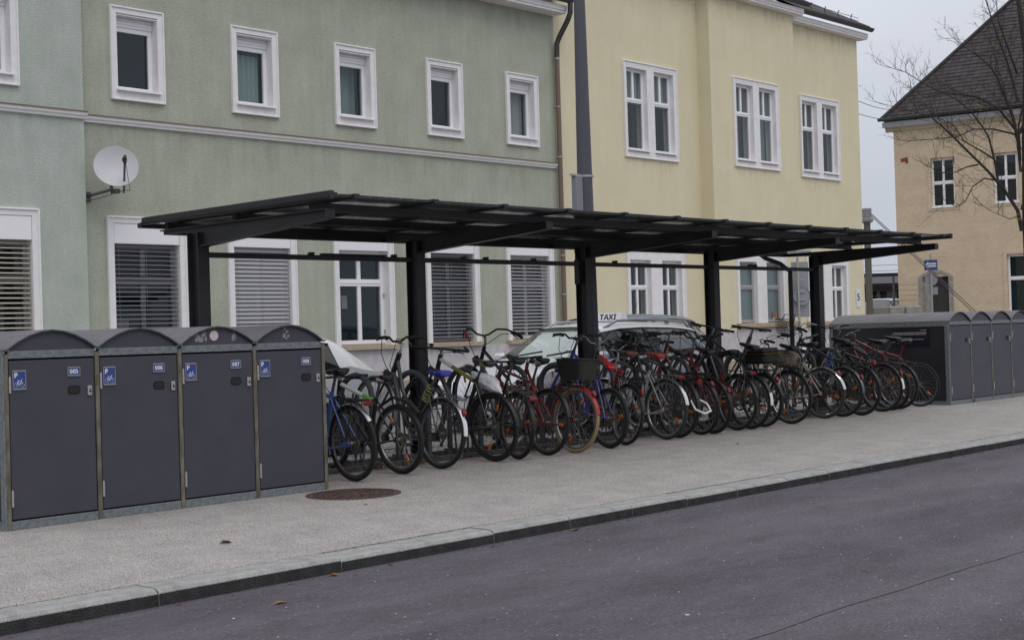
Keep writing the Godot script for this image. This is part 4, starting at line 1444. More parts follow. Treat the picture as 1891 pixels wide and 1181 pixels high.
# ---------------------------------------------------------------- racks, pole, signs
func build_racks() -> void:
	var rail := thing("rack_rail", "long flat steel rails on the ground carrying the rack hoops", "rack rail", Vector3(13.45, 0, -10.5))
	for z in [-0.27, 0.2]:
		var m := MB.new()
		m.span(Vector3(-5.75, 0.0, z - 0.03), Vector3(5.6, 0.05, z + 0.03), 0.006)
		part(rail, "rail", m, M.rack_steel)
	for k in 8:
		var m := MB.new()
		m.span(Vector3(-5.4 + k * 1.5, 0.0, -0.24), Vector3(-5.34 + k * 1.5, 0.03, 0.17))
		part(rail, "cross_tie", m, M.rack_steel)
	var xs := []
	for k in 15: xs.append(8.1 + k * 0.745)
	var hoop_labels := ["grey rack hoop nearest the left lockers, beside the blue bicycle", "grey rack hoop behind the white and green mountain bike", "broad grey rack hoop left of the blue saddle cover", "grey rack hoop right of the blue saddle cover", "grey rack hoop behind the white plastic bag", "grey rack hoop left of the black rear basket", "grey rack hoop beside the purple mountain bike", "grey rack hoop behind the brown leather saddle", "grey rack hoop behind the red vinyl saddle", "grey rack hoop behind the pale cable lock", "grey rack hoop beside the fourth shelter post", "grey rack hoop behind the black top case", "grey rack hoop behind the camouflage bag", "grey rack hoop beside the champagne bicycle", "grey rack hoop behind the round red rear lamp"]
	for k in xs.size():
		var t := thing("bike_rack_hoop", hoop_labels[k], "bike rack", Vector3(xs[k], 0, -10.5), "grey rack hoops between the bicycles")
		var pts := []
		for q in 2: pts.append(Vector3(0, 0.02 + q * 0.66, -0.27))
		for q in 9:
			var a := PI * q / 8.0
			pts.append(Vector3(0, 0.7 + 0.215 * sin(a), -0.035 - 0.235 * cos(a)))
		for q in 2: pts.append(Vector3(0, 0.68 - q * 0.66, 0.2))
		var m := MB.new()
		m.tube(pts, 0.03, 10)
		part(t, "hoop", m, M.rack_steel)
		for z in [-0.27, 0.2]:
			var b := MB.new()
			b.box(Vector3(0, 0.058, z), Vector3(0.12, 0.016, 0.08), 0.004)
			part(t, "foot_plate", b, M.rack_steel)


func build_pole_and_signs() -> void:
	var p := thing("street_lamp_pole", "tall tapered dark grey steel pole behind the shelter", "lamp post", Vector3(14.05, -0.1, -11.9))
	var m := MB.new()
	m.tube([Vector3(0, 0, 0), Vector3(0, 1.2, 0), Vector3(0, 3.4, 0), Vector3(0, 5.8, 0), Vector3(0, 9.0, 0)], [0.138, 0.126, 0.102, 0.076, 0.05], 24)
	part(p, "shaft", m, M.pole_paint)
	var arm := MB.new()
	arm.tube([Vector3(0, 8.9, 0), Vector3(0, 9.3, 0.1), Vector3(0, 9.45, 0.8), Vector3(0, 9.5, 1.6)], 0.05, 10)
	part(p, "lamp_arm", arm, M.pole_paint)
	var hd := MB.new()
	hd.box(Vector3(0, 9.48, 1.9), Vector3(0.26, 0.11, 0.7), 0.03)
	part(p, "lamp_head", hd, M.pole_paint)
	var s := thing("back_of_sign", "small grey sign panel clamped to the tall pole, seen from its side", "sign", Vector3(13.87, 2.66, -11.9))
	var pl := MB.new()
	pl.box(Vector3(0.02, 0.34, 0.0), Vector3(0.13, 0.68, 0.1), 0.01)
	part(s, "panel", pl, M.box_grey)
	var cl := MB.new()
	cl.lathe([Vector2(0.1, -0.014), Vector2(0.114, -0.014), Vector2(0.114, 0.014), Vector2(0.1, 0.014)], Vector3(0.19, 0.68, 0), Vector3.UP, 20)
	cl.box(Vector3(0.0, 0.69, 0), Vector3(0.2, 0.024, 0.05))
	part(s, "clamp", cl, M.steel_bright)
	# signs seen from behind, by the yellow building
	var g := thing("road_sign", "grey backs of round sign and tall panel on one post by yellow building", "sign", Vector3(30.36, 0.23, -18.75))
	var post := MB.new()
	post.rod(Vector3(0, 0, 0), Vector3(0, 2.95, 0), 0.03, 10)
	part(g, "post", post, M.steel_bright)
	var d0 := Vector3(0.72, 0, 0.69).normalized()
	var face := Vector3(-0.69, 0, 0.72).normalized()
	var bs := Basis(d0, Vector3.UP, face)
	for e in [["top_panel", Vector3(0.12, 2.86, 0), Vector3(0.62, 0.16, 0.02)], ["tall_panel", Vector3(0.12, 1.95, 0), Vector3(0.44, 1.4, 0.02)]]:
		var q := MB.new()
		q.box(e[1] - face * 0.06, e[2], 0.006, bs)
		part(g, e[0], q, M.sign_back)
	var rd := MB.new()
	rd.lathe([Vector2(0.0001, 0.004), Vector2(0.2, 0.004), Vector2(0.215, 0.02), Vector2(0.225, 0.02), Vector2(0.225, -0.006), Vector2(0.0001, -0.006)], Vector3(0.13, 1.78, 0) + face * 0.05, face, 28)
	part(g, "round_panel", rd, M.sign_back)
	var br := MB.new()
	for y in [1.68, 1.88, 2.2]: br.box(Vector3(0.06, y, 0) + face * 0.03, Vector3(0.26, 0.025, 0.03), 0.0, bs)
	part(g, "bracket", br, M.steel_bright)
	# blue one way sign far right
	var w := thing("one_way_sign", "blue rectangular one way sign with white arrow pointing left, on thin post", "sign", Vector3(44.9, 0.1, -22.4))
	var po := MB.new()
	po.rod(Vector3(0, 0, 0), Vector3(0, 3.5, 0), 0.035, 10)
	part(w, "post", po, M.steel_bright)
	var f2 := Vector3(-0.88, 0, 0.47).normalized()
	var r2 := Vector3.UP.cross(f2).normalized()
	var b2 := Basis(r2, Vector3.UP, f2)
	var c := Vector3(0.0, 3.12, 0) + f2 * 0.06
	var pn := MB.new()
	pn.box(c, Vector3(0.44, 0.36, 0.02), 0.004, b2)
	part(w, "panel", pn, M.sign_blue)
	var ar := MB.new()
	ar.prism(PackedVector2Array([Vector2(-0.19, 0), Vector2(-0.09, 0.12), Vector2(-0.09, 0.07), Vector2(0.18, 0.07), Vector2(0.18, -0.07), Vector2(-0.09, -0.07), Vector2(-0.09, -0.12)]), c + f2 * 0.011, r2, Vector3.UP, 0.003)
	part(w, "arrow", ar, M.sign_white)
	text_part(w, "lettering", "EINBAHN", 0.065, c + f2 * 0.016 + r2 * 0.03, M.sign_blue, b2, true, 0.75)
	var rb := MB.new()
	rb.lathe([Vector2(0.0001, 0.004), Vector2(0.2, 0.004), Vector2(0.21, 0.02), Vector2(0.22, 0.02), Vector2(0.22, -0.006), Vector2(0.0001, -0.006)], Vector3(0, 2.62, 0) - f2 * 0.05, f2, 28)
	part(w, "round_panel", rb, M.sign_back)
	var lp := MB.new()
	lp.box(Vector3(0, 2.22, 0) - f2 * 0.05, Vector3(0.42, 0.26, 0.015), 0.004, b2)
	part(w, "lower_panel", lp, M.sign_back)


# ---------------------------------------------------------------- bicycles
func P(s: float, y: float, x := 0.0) -> Vector3:
	return Vector3(x, y, -s)


func arc_pts(c: Vector3, r: float, a0: float, a1: float, n: int) -> Array:
	var o := []                        # angle from straight back (+z), rising over the top
	for k in n + 1:
		var a := lerpf(a0, a1, k / float(n))
		o.append(c + Vector3(0, sin(a) * r, cos(a) * r))
	return o


func wheel(parent: Node3D, called: String, hub: Vector3, D: float, tm: Material, rm: Material, tw: float, refl: float, cog: bool, steer := 0.0, hub_m: Material = null) -> void:
	var w := group_part(parent, called, hub)
	w.rotation.y = steer
	var R := D * 0.5
	var X := Vector3.RIGHT
	var k1 := "tyre_%.3f_%.3f" % [D, tw]
	if not mesh_cache.has(k1):
		var m := MB.new()
		m.torus(R - tw * 0.5, tw * 0.5, Vector3.ZERO, X, 44, 10)
		mesh_cache[k1] = m.mesh()
		var r := MB.new()
		var ri := R - tw * 0.86
		r.ring([Vector2(0.0, -0.0125), Vector2(0.0, 0.0125), Vector2(-0.018, 0.011), Vector2(-0.026, 0.0), Vector2(-0.018, -0.011)], ri, Vector3.ZERO, X, 44)
		mesh_cache["rim" + k1] = r.mesh()
		var s := MB.new()
		for i in 28:
			var a := TAU * i / 28.0
			var side := 0.028 if i % 2 == 0 else -0.028
			var b := a + (0.45 if (i / 2) % 2 == 0 else -0.45)
			s.rod(Vector3(side, sin(b) * 0.02, cos(b) * 0.02), Vector3(side * 0.1, sin(a) * (ri - 0.02), cos(a) * (ri - 0.02)), 0.0013, 4)
		mesh_cache["spokes" + k1] = s.mesh()
		var h := MB.new()
		h.lathe([Vector2(0.0001, -0.05), Vector2(0.009, -0.05), Vector2(0.009, -0.034), Vector2(0.024, -0.032), Vector2(0.024, -0.026), Vector2(0.014, -0.02), Vector2(0.014, 0.02), Vector2(0.024, 0.026), Vector2(0.024, 0.032), Vector2(0.009, 0.034), Vector2(0.009, 0.05), Vector2(0.0001, 0.05)], Vector3.ZERO, X, 14)
		mesh_cache["hub" + k1] = h.mesh()
		var f := MB.new()
		f.box(Vector3(0, 0, R * 0.6), Vector3(0.014, 0.034, 0.07), 0.006)
		mesh_cache["reflector" + k1] = f.mesh()
	part(w, "tyre", mesh_cache[k1], tm)
	part(w, "rim", mesh_cache["rim" + k1], rm)
	part(w, "spokes", mesh_cache["spokes" + k1], M.alloy_dull if rm != M.alloy else M.alloy, "stuff")
	part(w, "hub", mesh_cache["hub" + k1], hub_m if hub_m else M.alloy)
	if refl > -10.0:
		for q in 2:
			var o := part(w, "reflector", mesh_cache["reflector" + k1], M.orange_reflector)
			o.rotation.x = refl + q * PI
	if cog:
		var g := MB.new()
		g.lathe([Vector2(0.0001, 0.024), Vector2(0.055, 0.024), Vector2(0.055, 0.028), Vector2(0.045, 0.034), Vector2(0.036, 0.042), Vector2(0.02, 0.05), Vector2(0.0001, 0.05)], Vector3.ZERO, X, 18)
		part(w, "sprockets", g, M.rusty_cog)


func fender(parent: Node3D, hub: Vector3, D: float, a0: float, a1: float, m: Material, white_end := false) -> void:
	var b := MB.new()
	var rows := []
	var R := D * 0.5 + 0.014
	for k in 23:
		var a := lerpf(a0, a1, k / 22.0)
		var l := []
		for j in 7:
			var t := j / 6.0 * 2.0 - 1.0
			var rr := R - 0.016 * t * t
			l.append(hub + Vector3(t * 0.027, sin(a) * rr, cos(a) * rr))
		rows.append(l)
	b.grid(rows, hub)
	part(parent, "fender", b, m)
	var st := MB.new()
	for a in [a0 + 0.35, a0 + 1.1]:
		for x in [-1.0, 1.0]:
			st.rod(hub + Vector3(x * 0.045, 0, 0), hub + Vector3(x * 0.027, sin(a) * (R - 0.014), cos(a) * (R - 0.014)), 0.0025, 4)
	part(parent, "fender_stay", st, M.alloy_dull)
	if white_end:
		var w := MB.new()
		var rr := []
		for k in 7:
			var a := lerpf(a0 - 0.02, a0 + 0.42, k / 6.0)
			var l := []
			for j in 5:
				var t := j / 4.0 * 2.0 - 1.0
				var q := R + 0.004 - 0.016 * t * t
				l.append(hub + Vector3(t * 0.024, sin(a) * q, cos(a) * q))
			rr.append(l)
		w.grid(rr, hub)
		part(parent, "fender_flash", w, M.white_paint)


func saddle(parent: Node3D, at: Vector3, m: Material, fat := 1.0, pitch := 0.0, post_m: Material = null, post_to := Vector3.ZERO) -> void:
	var b := MB.new()
	var rows := []
	# along from tail (+z) to nose: width, top, thickness
	for e in [[0.14, 0.02, 0.012, 0.02], [0.135, 0.06, 0.026, 0.045], [0.11, 0.078, 0.034, 0.06], [0.06, 0.07, 0.03, 0.058], [0.0, 0.042, 0.022, 0.045], [-0.06, 0.026, 0.02, 0.036], [-0.11, 0.02, 0.018, 0.03], [-0.135, 0.012, 0.008, 0.02], [-0.142, 0.004, 0.0, 0.008]]:
		var l := []
		for j in 13:
			var a := TAU * j / 12.0
			var x: float = cos(a) * e[1] * fat
			var y: float = e[2] + (sin(a) * 0.012 if sin(a) > 0.0 else sin(a) * e[3])
			l.append(at + Vector3(x, y, e[0]).rotated(Vector3.RIGHT, pitch))
		rows.append(l)
	b.grid(rows, at)
	for q in [0, rows.size() - 1]:
		for j in 12: b.flat(at + Vector3(0, 0.012, 0.14 if q == 0 else -0.142).rotated(Vector3.RIGHT, pitch), rows[q][j], rows[q][j + 1], Vector3(0, 0, 1 if q == 0 else -1))
	part(parent, "saddle", b, m)
	if post_m:
		var p := MB.new()
		p.rod(post_to, at + Vector3(0, -0.03, 0.0), 0.0138, 10)
		for x in [-0.02, 0.02]: p.tube([at + Vector3(x, -0.005, -0.1), at + Vector3(x, -0.03, -0.03), at + Vector3(x, -0.03, 0.05), at + Vector3(x, 0.0, 0.1)], 0.0035, 5)
		p.box(at + Vector3(0, -0.035, 0.005), Vector3(0.05, 0.025, 0.04), 0.005)
		part(parent, "seat_post", p, post_m)


func bicycle(i: int, x: float, z: float, c: Dictionary) -> Node3D:
	var t := thing("bicycle", c.label, "bicycle", Vector3(x, 0, z), "bicycles parked under the shelter")
	t.rotation = Vector3(0, deg_to_rad(-c.get("yaw", 0.0)), deg_to_rad(-c.get("lean", 0.0)))
	var D: float = c.get("D", 0.68)
	var r := D * 0.5
	# every other stand of the rack holds the front wheel higher
	var nose: float = deg_to_rad(c.get("nose", 0.0))
	t.rotation.x = nose
	t.position += Vector3(0, r * (1.0 - cos(nose)), -r * sin(nose))
	var tw: float = c.get("tw", 0.04)
	var fm: Material = c.frame
	var style: String = c.get("style", "diamond")
	var lift: float = c.get("lift", 0.0)
	var tr: float = c.get("tube", 0.016)
	var rh := P(0, r)
	var fh := P(1.04, r)
	var bb := P(0.43, 0.285)
	var seat := P(0.27, 0.78 + lift * 0.5)
	var ht := P(0.82, 0.93 + lift)
	var hb := P(0.86, 0.78 + lift * 0.6)
	if style == "mtb":
		seat = P(0.29, 0.7)
		ht = P(0.80, 0.87)
		hb = P(0.835, 0.75)
	elif style == "step":
		seat = P(0.27, 0.72)
		ht = P(0.80, 0.95 + lift)
		hb = P(0.85, 0.74 + lift * 0.5)
	var steer: float = deg_to_rad(c.get("steer", 0.0))
	# frame
	var m := MB.new()
	if style == "step":
		m.tube([hb + (ht - hb) * 0.1, P(0.68, 0.5), P(0.52, 0.33), bb], tr * 1.25, 10)
		m.tube([ht - (ht - hb) * 0.25, P(0.66, 0.62), P(0.5, 0.46), P(0.385, 0.42)], tr, 10)
	else:
		m.tube([hb + (ht - hb) * 0.12, bb], tr * 1.25, 10)
		m.tube([ht - (ht - hb) * 0.2, seat + (bb - seat) * 0.06], tr, 10)
	m.tube([bb, seat + (seat - bb) * 0.04], tr, 10)
	m.tube([hb + (hb - ht) * 0.08, ht + (ht - hb) * 0.08], tr * 1.25, 10)
	for s in [-1.0, 1.0]:
		m.tube([bb + Vector3(s * 0.03, 0, 0), P(0.2, 0.295, s * 0.055), rh + Vector3(s * 0.062, 0, 0)], [0.011, 0.01, 0.008], 8)
		m.tube([rh + Vector3(s * 0.062, 0, 0), seat + (bb - seat) * 0.05 + Vector3(s * 0.018, 0, 0)], [0.008, 0.009], 8)
		m.box(rh + Vector3(s * 0.058, 0, 0), Vector3(0.006, 0.05, 0.045), 0.002)
	m.lathe([Vector2(0.0001, -0.038), Vector2(0.021, -0.038), Vector2(0.021, 0.038), Vector2(0.0001, 0.038)], bb, Vector3.RIGHT, 12)
	part(t, "frame", m, fm)
	if c.has("tint"):         # second colour on the top tube
		var q := MB.new()
		var A := ht - (ht - hb) * 0.2
		var B := seat + (bb - seat) * 0.06
		if style == "step":
			A = hb + (ht - hb) * 0.1
			B = P(0.68, 0.5)
		q.tube([A.lerp(B, c.get("tint_a", 0.05)), A.lerp(B, c.get("tint_b", 0.7))], tr * 1.06 if style != "step" else tr * 1.3, 10)
		part(t, "top_tube_sleeve", q, c.tint)
		if c.has("tint2"):
			var q2 := MB.new()
			q2.tube([A.lerp(B, c.get("tint_b", 0.7)), A.lerp(B, 0.93)], tr * 1.06, 10)
			part(t, "top_tube_band", q2, c.tint2)
	# fork, wheels
	var fk := MB.new()
	var fcol: Material = c.get("fork", fm)
	for s in [-1.0, 1.0]:
		if style == "mtb" or c.get("susp", false):
			fk.tube([hb + Vector3(s * 0.062, -0.04, -0.015), fh.lerp(hb, 0.3) + Vector3(s * 0.062, 0, -0.005)], 0.014, 8)
			fk.tube([fh.lerp(hb, 0.5) + Vector3(s * 0.062, 0, -0.005), fh + Vector3(s * 0.058, 0, 0)], 0.018, 8)
		else:
			fk.tube([hb + Vector3(s * 0.03, -0.02, -0.005), hb.lerp(fh, 0.15) + Vector3(s * 0.055, 0, 0.004), hb.lerp(fh, 0.7) + Vector3(s * 0.055, 0, 0.012), fh + Vector3(s * 0.055, 0, 0)], [0.013, 0.013, 0.011, 0.008], 8)
	fk.box(hb + Vector3(0, -0.035, -0.008), Vector3(0.15, 0.03, 0.04), 0.008)
	part(t, "fork", fk, fcol)
	var rim: Material = c.get("rim", M.alloy)
	wheel(t, "rear_wheel", rh, D, c.get("tyre", M.tyre_black), rim, tw, c.get("refl", 0.8), not c.has("hubgear"), 0.0, M.alloy if not c.has("hub_m") else c.hub_m)
	wheel(t, "front_wheel", fh, D, c.get("tyre_f", c.get("tyre", M.tyre_black)), rim, tw, c.get("refl_f", 2.0), false)
	if c.has("disc"):
		var d := MB.new()
		d.lathe([Vector2(0.0001, -0.038), Vector2(0.085, -0.038), Vector2(0.088, -0.034), Vector2(0.0001, -0.034)], rh, Vector3.RIGHT, 24)
		part(t, "brake_drum", d, c.disc)
	# crankset
	var cr := MB.new()
	var ca: float = c.get("crank", 0.4 + i * 0.9)
	var dv := Vector3(0, sin(ca), cos(ca)) * 0.17
	cr.bar(bb + Vector3(0.055, 0, 0), bb + Vector3(0.06, 0, 0) + dv, 0.014, 0.024, Vector3.RIGHT, 0.004)
	cr.bar(bb + Vector3(-0.055, 0, 0), bb + Vector3(-0.06, 0, 0) - dv, 0.014, 0.024, Vector3.RIGHT, 0.004)
	cr.lathe([Vector2(0.0001, -0.06), Vector2(0.012, -0.06), Vector2(0.012, 0.06), Vector2(0.0001, 0.06)], bb, Vector3.RIGHT, 10)
	part(t, "crank_arms", cr, M.alloy_dull)
	var cg := MB.new()
	cg.ring([Vector2(0.0, -0.003), Vector2(0.0, 0.003), Vector2(-0.02, 0.003), Vector2(-0.02, -0.003)], 0.092, bb + Vector3(0.046, 0, 0), Vector3.RIGHT, 24)
	for q in 5:
		var a := TAU * q / 5.0
		cg.bar(bb + Vector3(0.046, 0, 0), bb + Vector3(0.046, sin(a) * 0.078, cos(a) * 0.078), 0.005, 0.02, Vector3.RIGHT)
	part(t, "chainring", cg, M.alloy_dull)
	for s in [1.0, -1.0]:
		var pe := MB.new()
		pe.box(bb + Vector3(s * 0.115, 0, 0) + dv * s, Vector3(0.09, 0.022, 0.06), 0.006)
		part(t, "pedal", pe, M.black_plastic)
	var ch := MB.new()
	ch.bar(bb + Vector3(0.042, 0.09, 0), rh + Vector3(0.042, 0.045, 0), 0.006, 0.008)
	ch.bar(bb + Vector3(0.042, -0.09, 0), rh + Vector3(0.042, -0.09 if not c.has("hubgear") else -0.045, -0.02), 0.006, 0.008)
	part(t, "chain", ch, M.rusty_cog)
	if c.has("hubgear"):
		var g := MB.new()
		g.bar(bb + Vector3(0.055, 0.1, 0.05), rh + Vector3(0.055, 0.055, -0.02), 0.012, 0.06, Vector3.UP, 0.005)
		part(t, "chain_guard", g, c.get("guard", M.black_plastic))
	else:
		var g := MB.new()
		g.bar(rh + Vector3(0.06, -0.02, 0), rh + Vector3(0.05, -0.11, -0.03), 0.012, 0.03, Vector3.RIGHT, 0.004)
		for y in [-0.05, -0.12]: g.lathe([Vector2(0.0001, -0.004), Vector2(0.022, -0.004), Vector2(0.022, 0.004), Vector2(0.0001, 0.004)], rh + Vector3(0.05, y, -0.03), Vector3.RIGHT, 12)
		part(t, "derailleur", g, M.black_plastic)
	# saddle
	var dir := (seat - bb).normalized()
	var sat: Vector3 = seat + dir * (0.17 + c.get("seat_up", 0.0)) + Vector3(0, 0.03, 0.02)
	saddle(t, sat, c.get("saddle", M.black_plastic), c.get("fat", 1.0), deg_to_rad(c.get("saddle_pitch", 0.0)), c.get("post", M.alloy_dull), seat)
	if c.has("saddle_print"):
		var sp := MB.new()
		sp.ball(sat + Vector3(-0.05, 0.022, 0.05), Vector3(0.022, 0.014, 0.038), 12, 6)
		part(t, "saddle_print", sp, c.saddle_print)
	if c.has("saddle_side"):
		var sp := MB.new()
		sp.ball(sat + Vector3(-0.03, 0.0, 0.06), Vector3(0.042, 0.025, 0.07), 12, 6)
		part(t, "saddle_panel", sp, c.saddle_side)
	# stem and bars, turned with the steering
	var sd := (ht - hb).normalized()
	var bars := group_part(t, "steering", ht)
	bars.rotate(sd, steer)
	var kind: String = c.get("bars", "flat")
	var up: float = c.get("bar_up", 0.08)
	var st := MB.new()
	var clampp := Vector3.ZERO
	if kind == "city":
		clampp = sd * up + Vector3(0, 0.06, -0.05)
		st.tube([Vector3.ZERO, sd * up, sd * up + Vector3(0, 0.045, -0.015), clampp], 0.013, 8)
	else:
		clampp = sd * up + Vector3(0, 0.01, -0.08)
		st.tube([Vector3.ZERO, sd * up, clampp], 0.016, 8)
	part(bars, "stem", st, c.get("stem", M.alloy_dull))
	var hbm := MB.new()
	var ends := []
	if kind == "city":
		for s in [-1.0, 1.0]:
			hbm.tube([clampp, clampp + Vector3(s * 0.07, 0.01, -0.03), clampp + Vector3(s * 0.15, 0.07, -0.02), clampp + Vector3(s * 0.23, 0.085, 0.05), clampp + Vector3(s * 0.285, 0.07, 0.13)], 0.011, 8)
			ends.append([clampp + Vector3(s * 0.285, 0.07, 0.13), clampp + Vector3(s * 0.325, 0.045, 0.25), s])
	elif kind == "riser":
		for s in [-1.0, 1.0]:
			hbm.tube([clampp, clampp + Vector3(s * 0.06, 0.0, 0), clampp + Vector3(s * 0.13, 0.045, 0.005), clampp + Vector3(s * 0.2, 0.05, 0.02)], 0.012, 8)
			ends.append([clampp + Vector3(s * 0.2, 0.05, 0.02), clampp + Vector3(s * 0.33, 0.05, 0.06), s])
	else:
		for s in [-1.0, 1.0]:
			hbm.tube([clampp, clampp + Vector3(s * 0.2, 0.0, 0.02)], 0.012, 8)
			ends.append([clampp + Vector3(s * 0.2, 0.0, 0.02), clampp + Vector3(s * 0.32, 0.003, 0.045), s])
	part(bars, "handlebar", hbm, c.get("bar_m", M.black_plastic))
	for e in ends:
		var g := MB.new()
		g.tube([e[0], e[1]], 0.017, 10)
		if c.get("bar_ends", false): g.tube([e[1], e[1] + Vector3(-e[2] * 0.01, 0.03, -0.1)], 0.013, 8)
		part(bars, "grip", g, c.get("grip", M.black_plastic) if e[2] < 0.0 or not c.get("one_grip", false) else M.black_plastic)
		var lv := MB.new()
		var dgr: Vector3 = (e[1] - e[0]).normalized()
		lv.box(e[0] - dgr * 0.03 + Vector3(0, -0.012, 0), Vector3(0.03, 0.036, 0.045), 0.008)
		lv.tube([e[0] - dgr * 0.02 + Vector3(0, -0.02, -0.03), e[0] + dgr * 0.02 + Vector3(0, -0.026, -0.05), e[0] + dgr * 0.1 + Vector3(0, -0.036, -0.055)], 0.006, 6)
		part(bars, "brake_lever", lv, c.get("lever", M.black_plastic))
		var cb := MB.new()
		var p0: Vector3 = e[0] + Vector3(-e[2] * 0.03, -0.02, -0.035)
		cb.tube([p0, p0 + Vector3(-e[2] * 0.06, -0.03, -0.09), Vector3(e[2] * 0.09, clampp.y * 0.3 - 0.05, -0.16), Vector3(e[2] * 0.03, -0.14, -0.13), Vector3(e[2] * 0.02, -0.22, -0.03)], 0.004, 5)
		part(bars, "cable", cb, M.black_plastic)
	if c.get("bell", i % 3 == 0):
		var bl := MB.new()
		bl.ball(clampp + Vector3(-0.09, 0.03, 0.0), Vector3(0.025, 0.018, 0.025), 10, 6)
		part(bars, "bell", bl, M.chrome if i % 2 == 0 else M.black_plastic)
	# lamps
	if c.get("headlight", false):
		var hl := MB.new()
		hl.tube([hb + Vector3(0, -0.01, -0.05), hb + Vector3(0, 0.0, -0.11)], [0.022, 0.035], 12)
		part(t, "headlight", hl, M.black_plastic)
	var rack: bool = c.get("rack", false)
	if c.has("fender"):
		fender(t, rh, D, c.get("f0", 0.18), 2.75, c.fender, c.get("flash", false))
		if c.get("front_fender", true): fender(t, fh, D, -0.15, 2.1, c.fender)
	elif c.get("clip_guard", false):
		var g := MB.new()
		g.tube([seat + Vector3(0, -0.08, 0.03), P(0.05, D + 0.06), P(-0.18, D + 0.02), P(-0.3, D - 0.08)], [0.02, 0.035, 0.035, 0.02], 8, true, 0.35)
		part(t, "clip_on_mudguard", g, M.tyre_black)
	var ry := D + 0.05
	if rack:
		var rm: Material = c.get("rack_m", M.black_plastic)
		var g := MB.new()
		g.tube([P(0.2, ry + 0.01, -0.02), P(0.17, ry, -0.065), P(-0.2, ry - 0.012, -0.06), P(-0.235, ry - 0.013, -0.03), P(-0.235, ry - 0.013, 0.03), P(-0.2, ry - 0.012, 0.06), P(0.17, ry, 0.065), P(0.2, ry + 0.01, 0.02)], 0.0055, 6)
		g.rod(P(0.19, ry, 0), P(-0.23, ry - 0.012, 0), 0.005, 5)
		for s in [0.12, 0.0, -0.12]: g.rod(P(s, ry - 0.004, -0.06), P(s, ry - 0.004, 0.06), 0.004, 5)
		g.rod(P(0.2, ry + 0.005, 0.0), seat + Vector3(0, -0.03, 0.01), 0.005, 5)
		for s in [-1.0, 1.0]:
			g.rod(P(-0.1, ry - 0.01, s * 0.06), rh + Vector3(s * 0.07, 0.01, 0), 0.0048, 5)
			g.rod(P(0.08, ry - 0.006, s * 0.062), rh + Vector3(s * 0.07, 0.01, 0), 0.0048, 5)
			g.tube([P(-0.17, ry - 0.02, s * 0.065), P(-0.19, ry - 0.14, s * 0.075), P(-0.1, ry - 0.22, s * 0.075)], 0.0048, 5)
		part(t, "luggage_rack", g, rm)
	if c.get("lamp", "none") == "rack":
		var l := MB.new()
		l.box(P(-0.255, ry - 0.035, 0), Vector3(0.1, 0.042, 0.03), 0.012)
		part(t, "rear_lamp", l, M.red_lamp)
	elif c.get("lamp", "none") == "fender":
		var a: float = c.get("f0", 0.18) + 0.62
		var ctr := rh + Vector3(0, sin(a), cos(a)) * (r + 0.035)
		var l := MB.new()
		l.box(ctr, Vector3(0.045, 0.075, 0.04), 0.014, Basis(Vector3.RIGHT, -(a - 0.2)))
		part(t, "rear_lamp", l, M.red_lamp)
	elif c.get("lamp", "none") == "round":
		var l := MB.new()
		l.lathe([Vector2(0.0001, 0.02), Vector2(0.034, 0.018), Vector2(0.04, 0.0), Vector2(0.0001, -0.01)], P(-0.25, ry - 0.01, 0), Vector3(0, 0, 1), 16)
		part(t, "rear_lamp", l, M.red_lamp)
	elif c.get("lamp", "none") == "post":
		var l := MB.new()
		l.box(seat + Vector3(0, 0.06, 0.03), Vector3(0.045, 0.04, 0.03), 0.01)
		part(t, "rear_lamp", l, M.red_lamp)
	if c.get("stand", false):
		var k := MB.new()
		k.rod(P(0.3, 0.27, -0.05), P(0.26, 0.01, -0.17), 0.008, 6)
		k.box(P(0.26, 0.01, -0.17), Vector3(0.035, 0.015, 0.025), 0.004)
		part(t, "kickstand", k, M.alloy_dull)
	if c.has("basket"):
		var by := ry + 0.015
		var b := MB.new()
		var rows := []
		for j in 9:
			var v := j / 8.0
			var l := []
			for q in 29:
				var a := TAU * q / 28.0
				var cx := signf(cos(a)) * pow(absf(cos(a)), 0.35)
				var cz := signf(sin(a)) * pow(absf(sin(a)), 0.35)
				var wob := 0.004 * (1 if (q + j) % 2 == 0 else -1)
				l.append(P(0.0, by + v * 0.22, 0) + Vector3(cx * (lerpf(0.12, 0.16, v) + wob), 0, 0.01 + cz * (lerpf(0.16, 0.205, v) + wob)))
			rows.append(l)
		b.grid(rows, P(0, by + 0.1), true)
		b.box(P(0, by + 0.004, 0), Vector3(0.24, 0.008, 0.32))
		part(t, "rear_basket", b, c.basket)
		var rimm := MB.new()
		var loop := []
		for q in 29: loop.append(rows[8][q])
		rimm.tube(loop, 0.009, 6, false)
		part(t, "basket_rim", rimm, c.basket)
	if c.has("case"):
		var b := MB.new()
		b.box(P(-0.02, ry + 0.14, 0), Vector3(0.3, 0.13, 0.36), 0.03)
		part(t, "top_case", b, M.matt_black)
		var l := MB.new()
		l.box(P(-0.02, ry + 0.235, 0), Vector3(0.305, 0.075, 0.365), 0.03)
		part(t, "case_lid", l, M.black_plastic)
		var zp := MB.new()
		zp.box(P(-0.02, ry + 0.203, 0), Vector3(0.308, 0.012, 0.368), 0.004)
		part(t, "case_trim", zp, c.case)
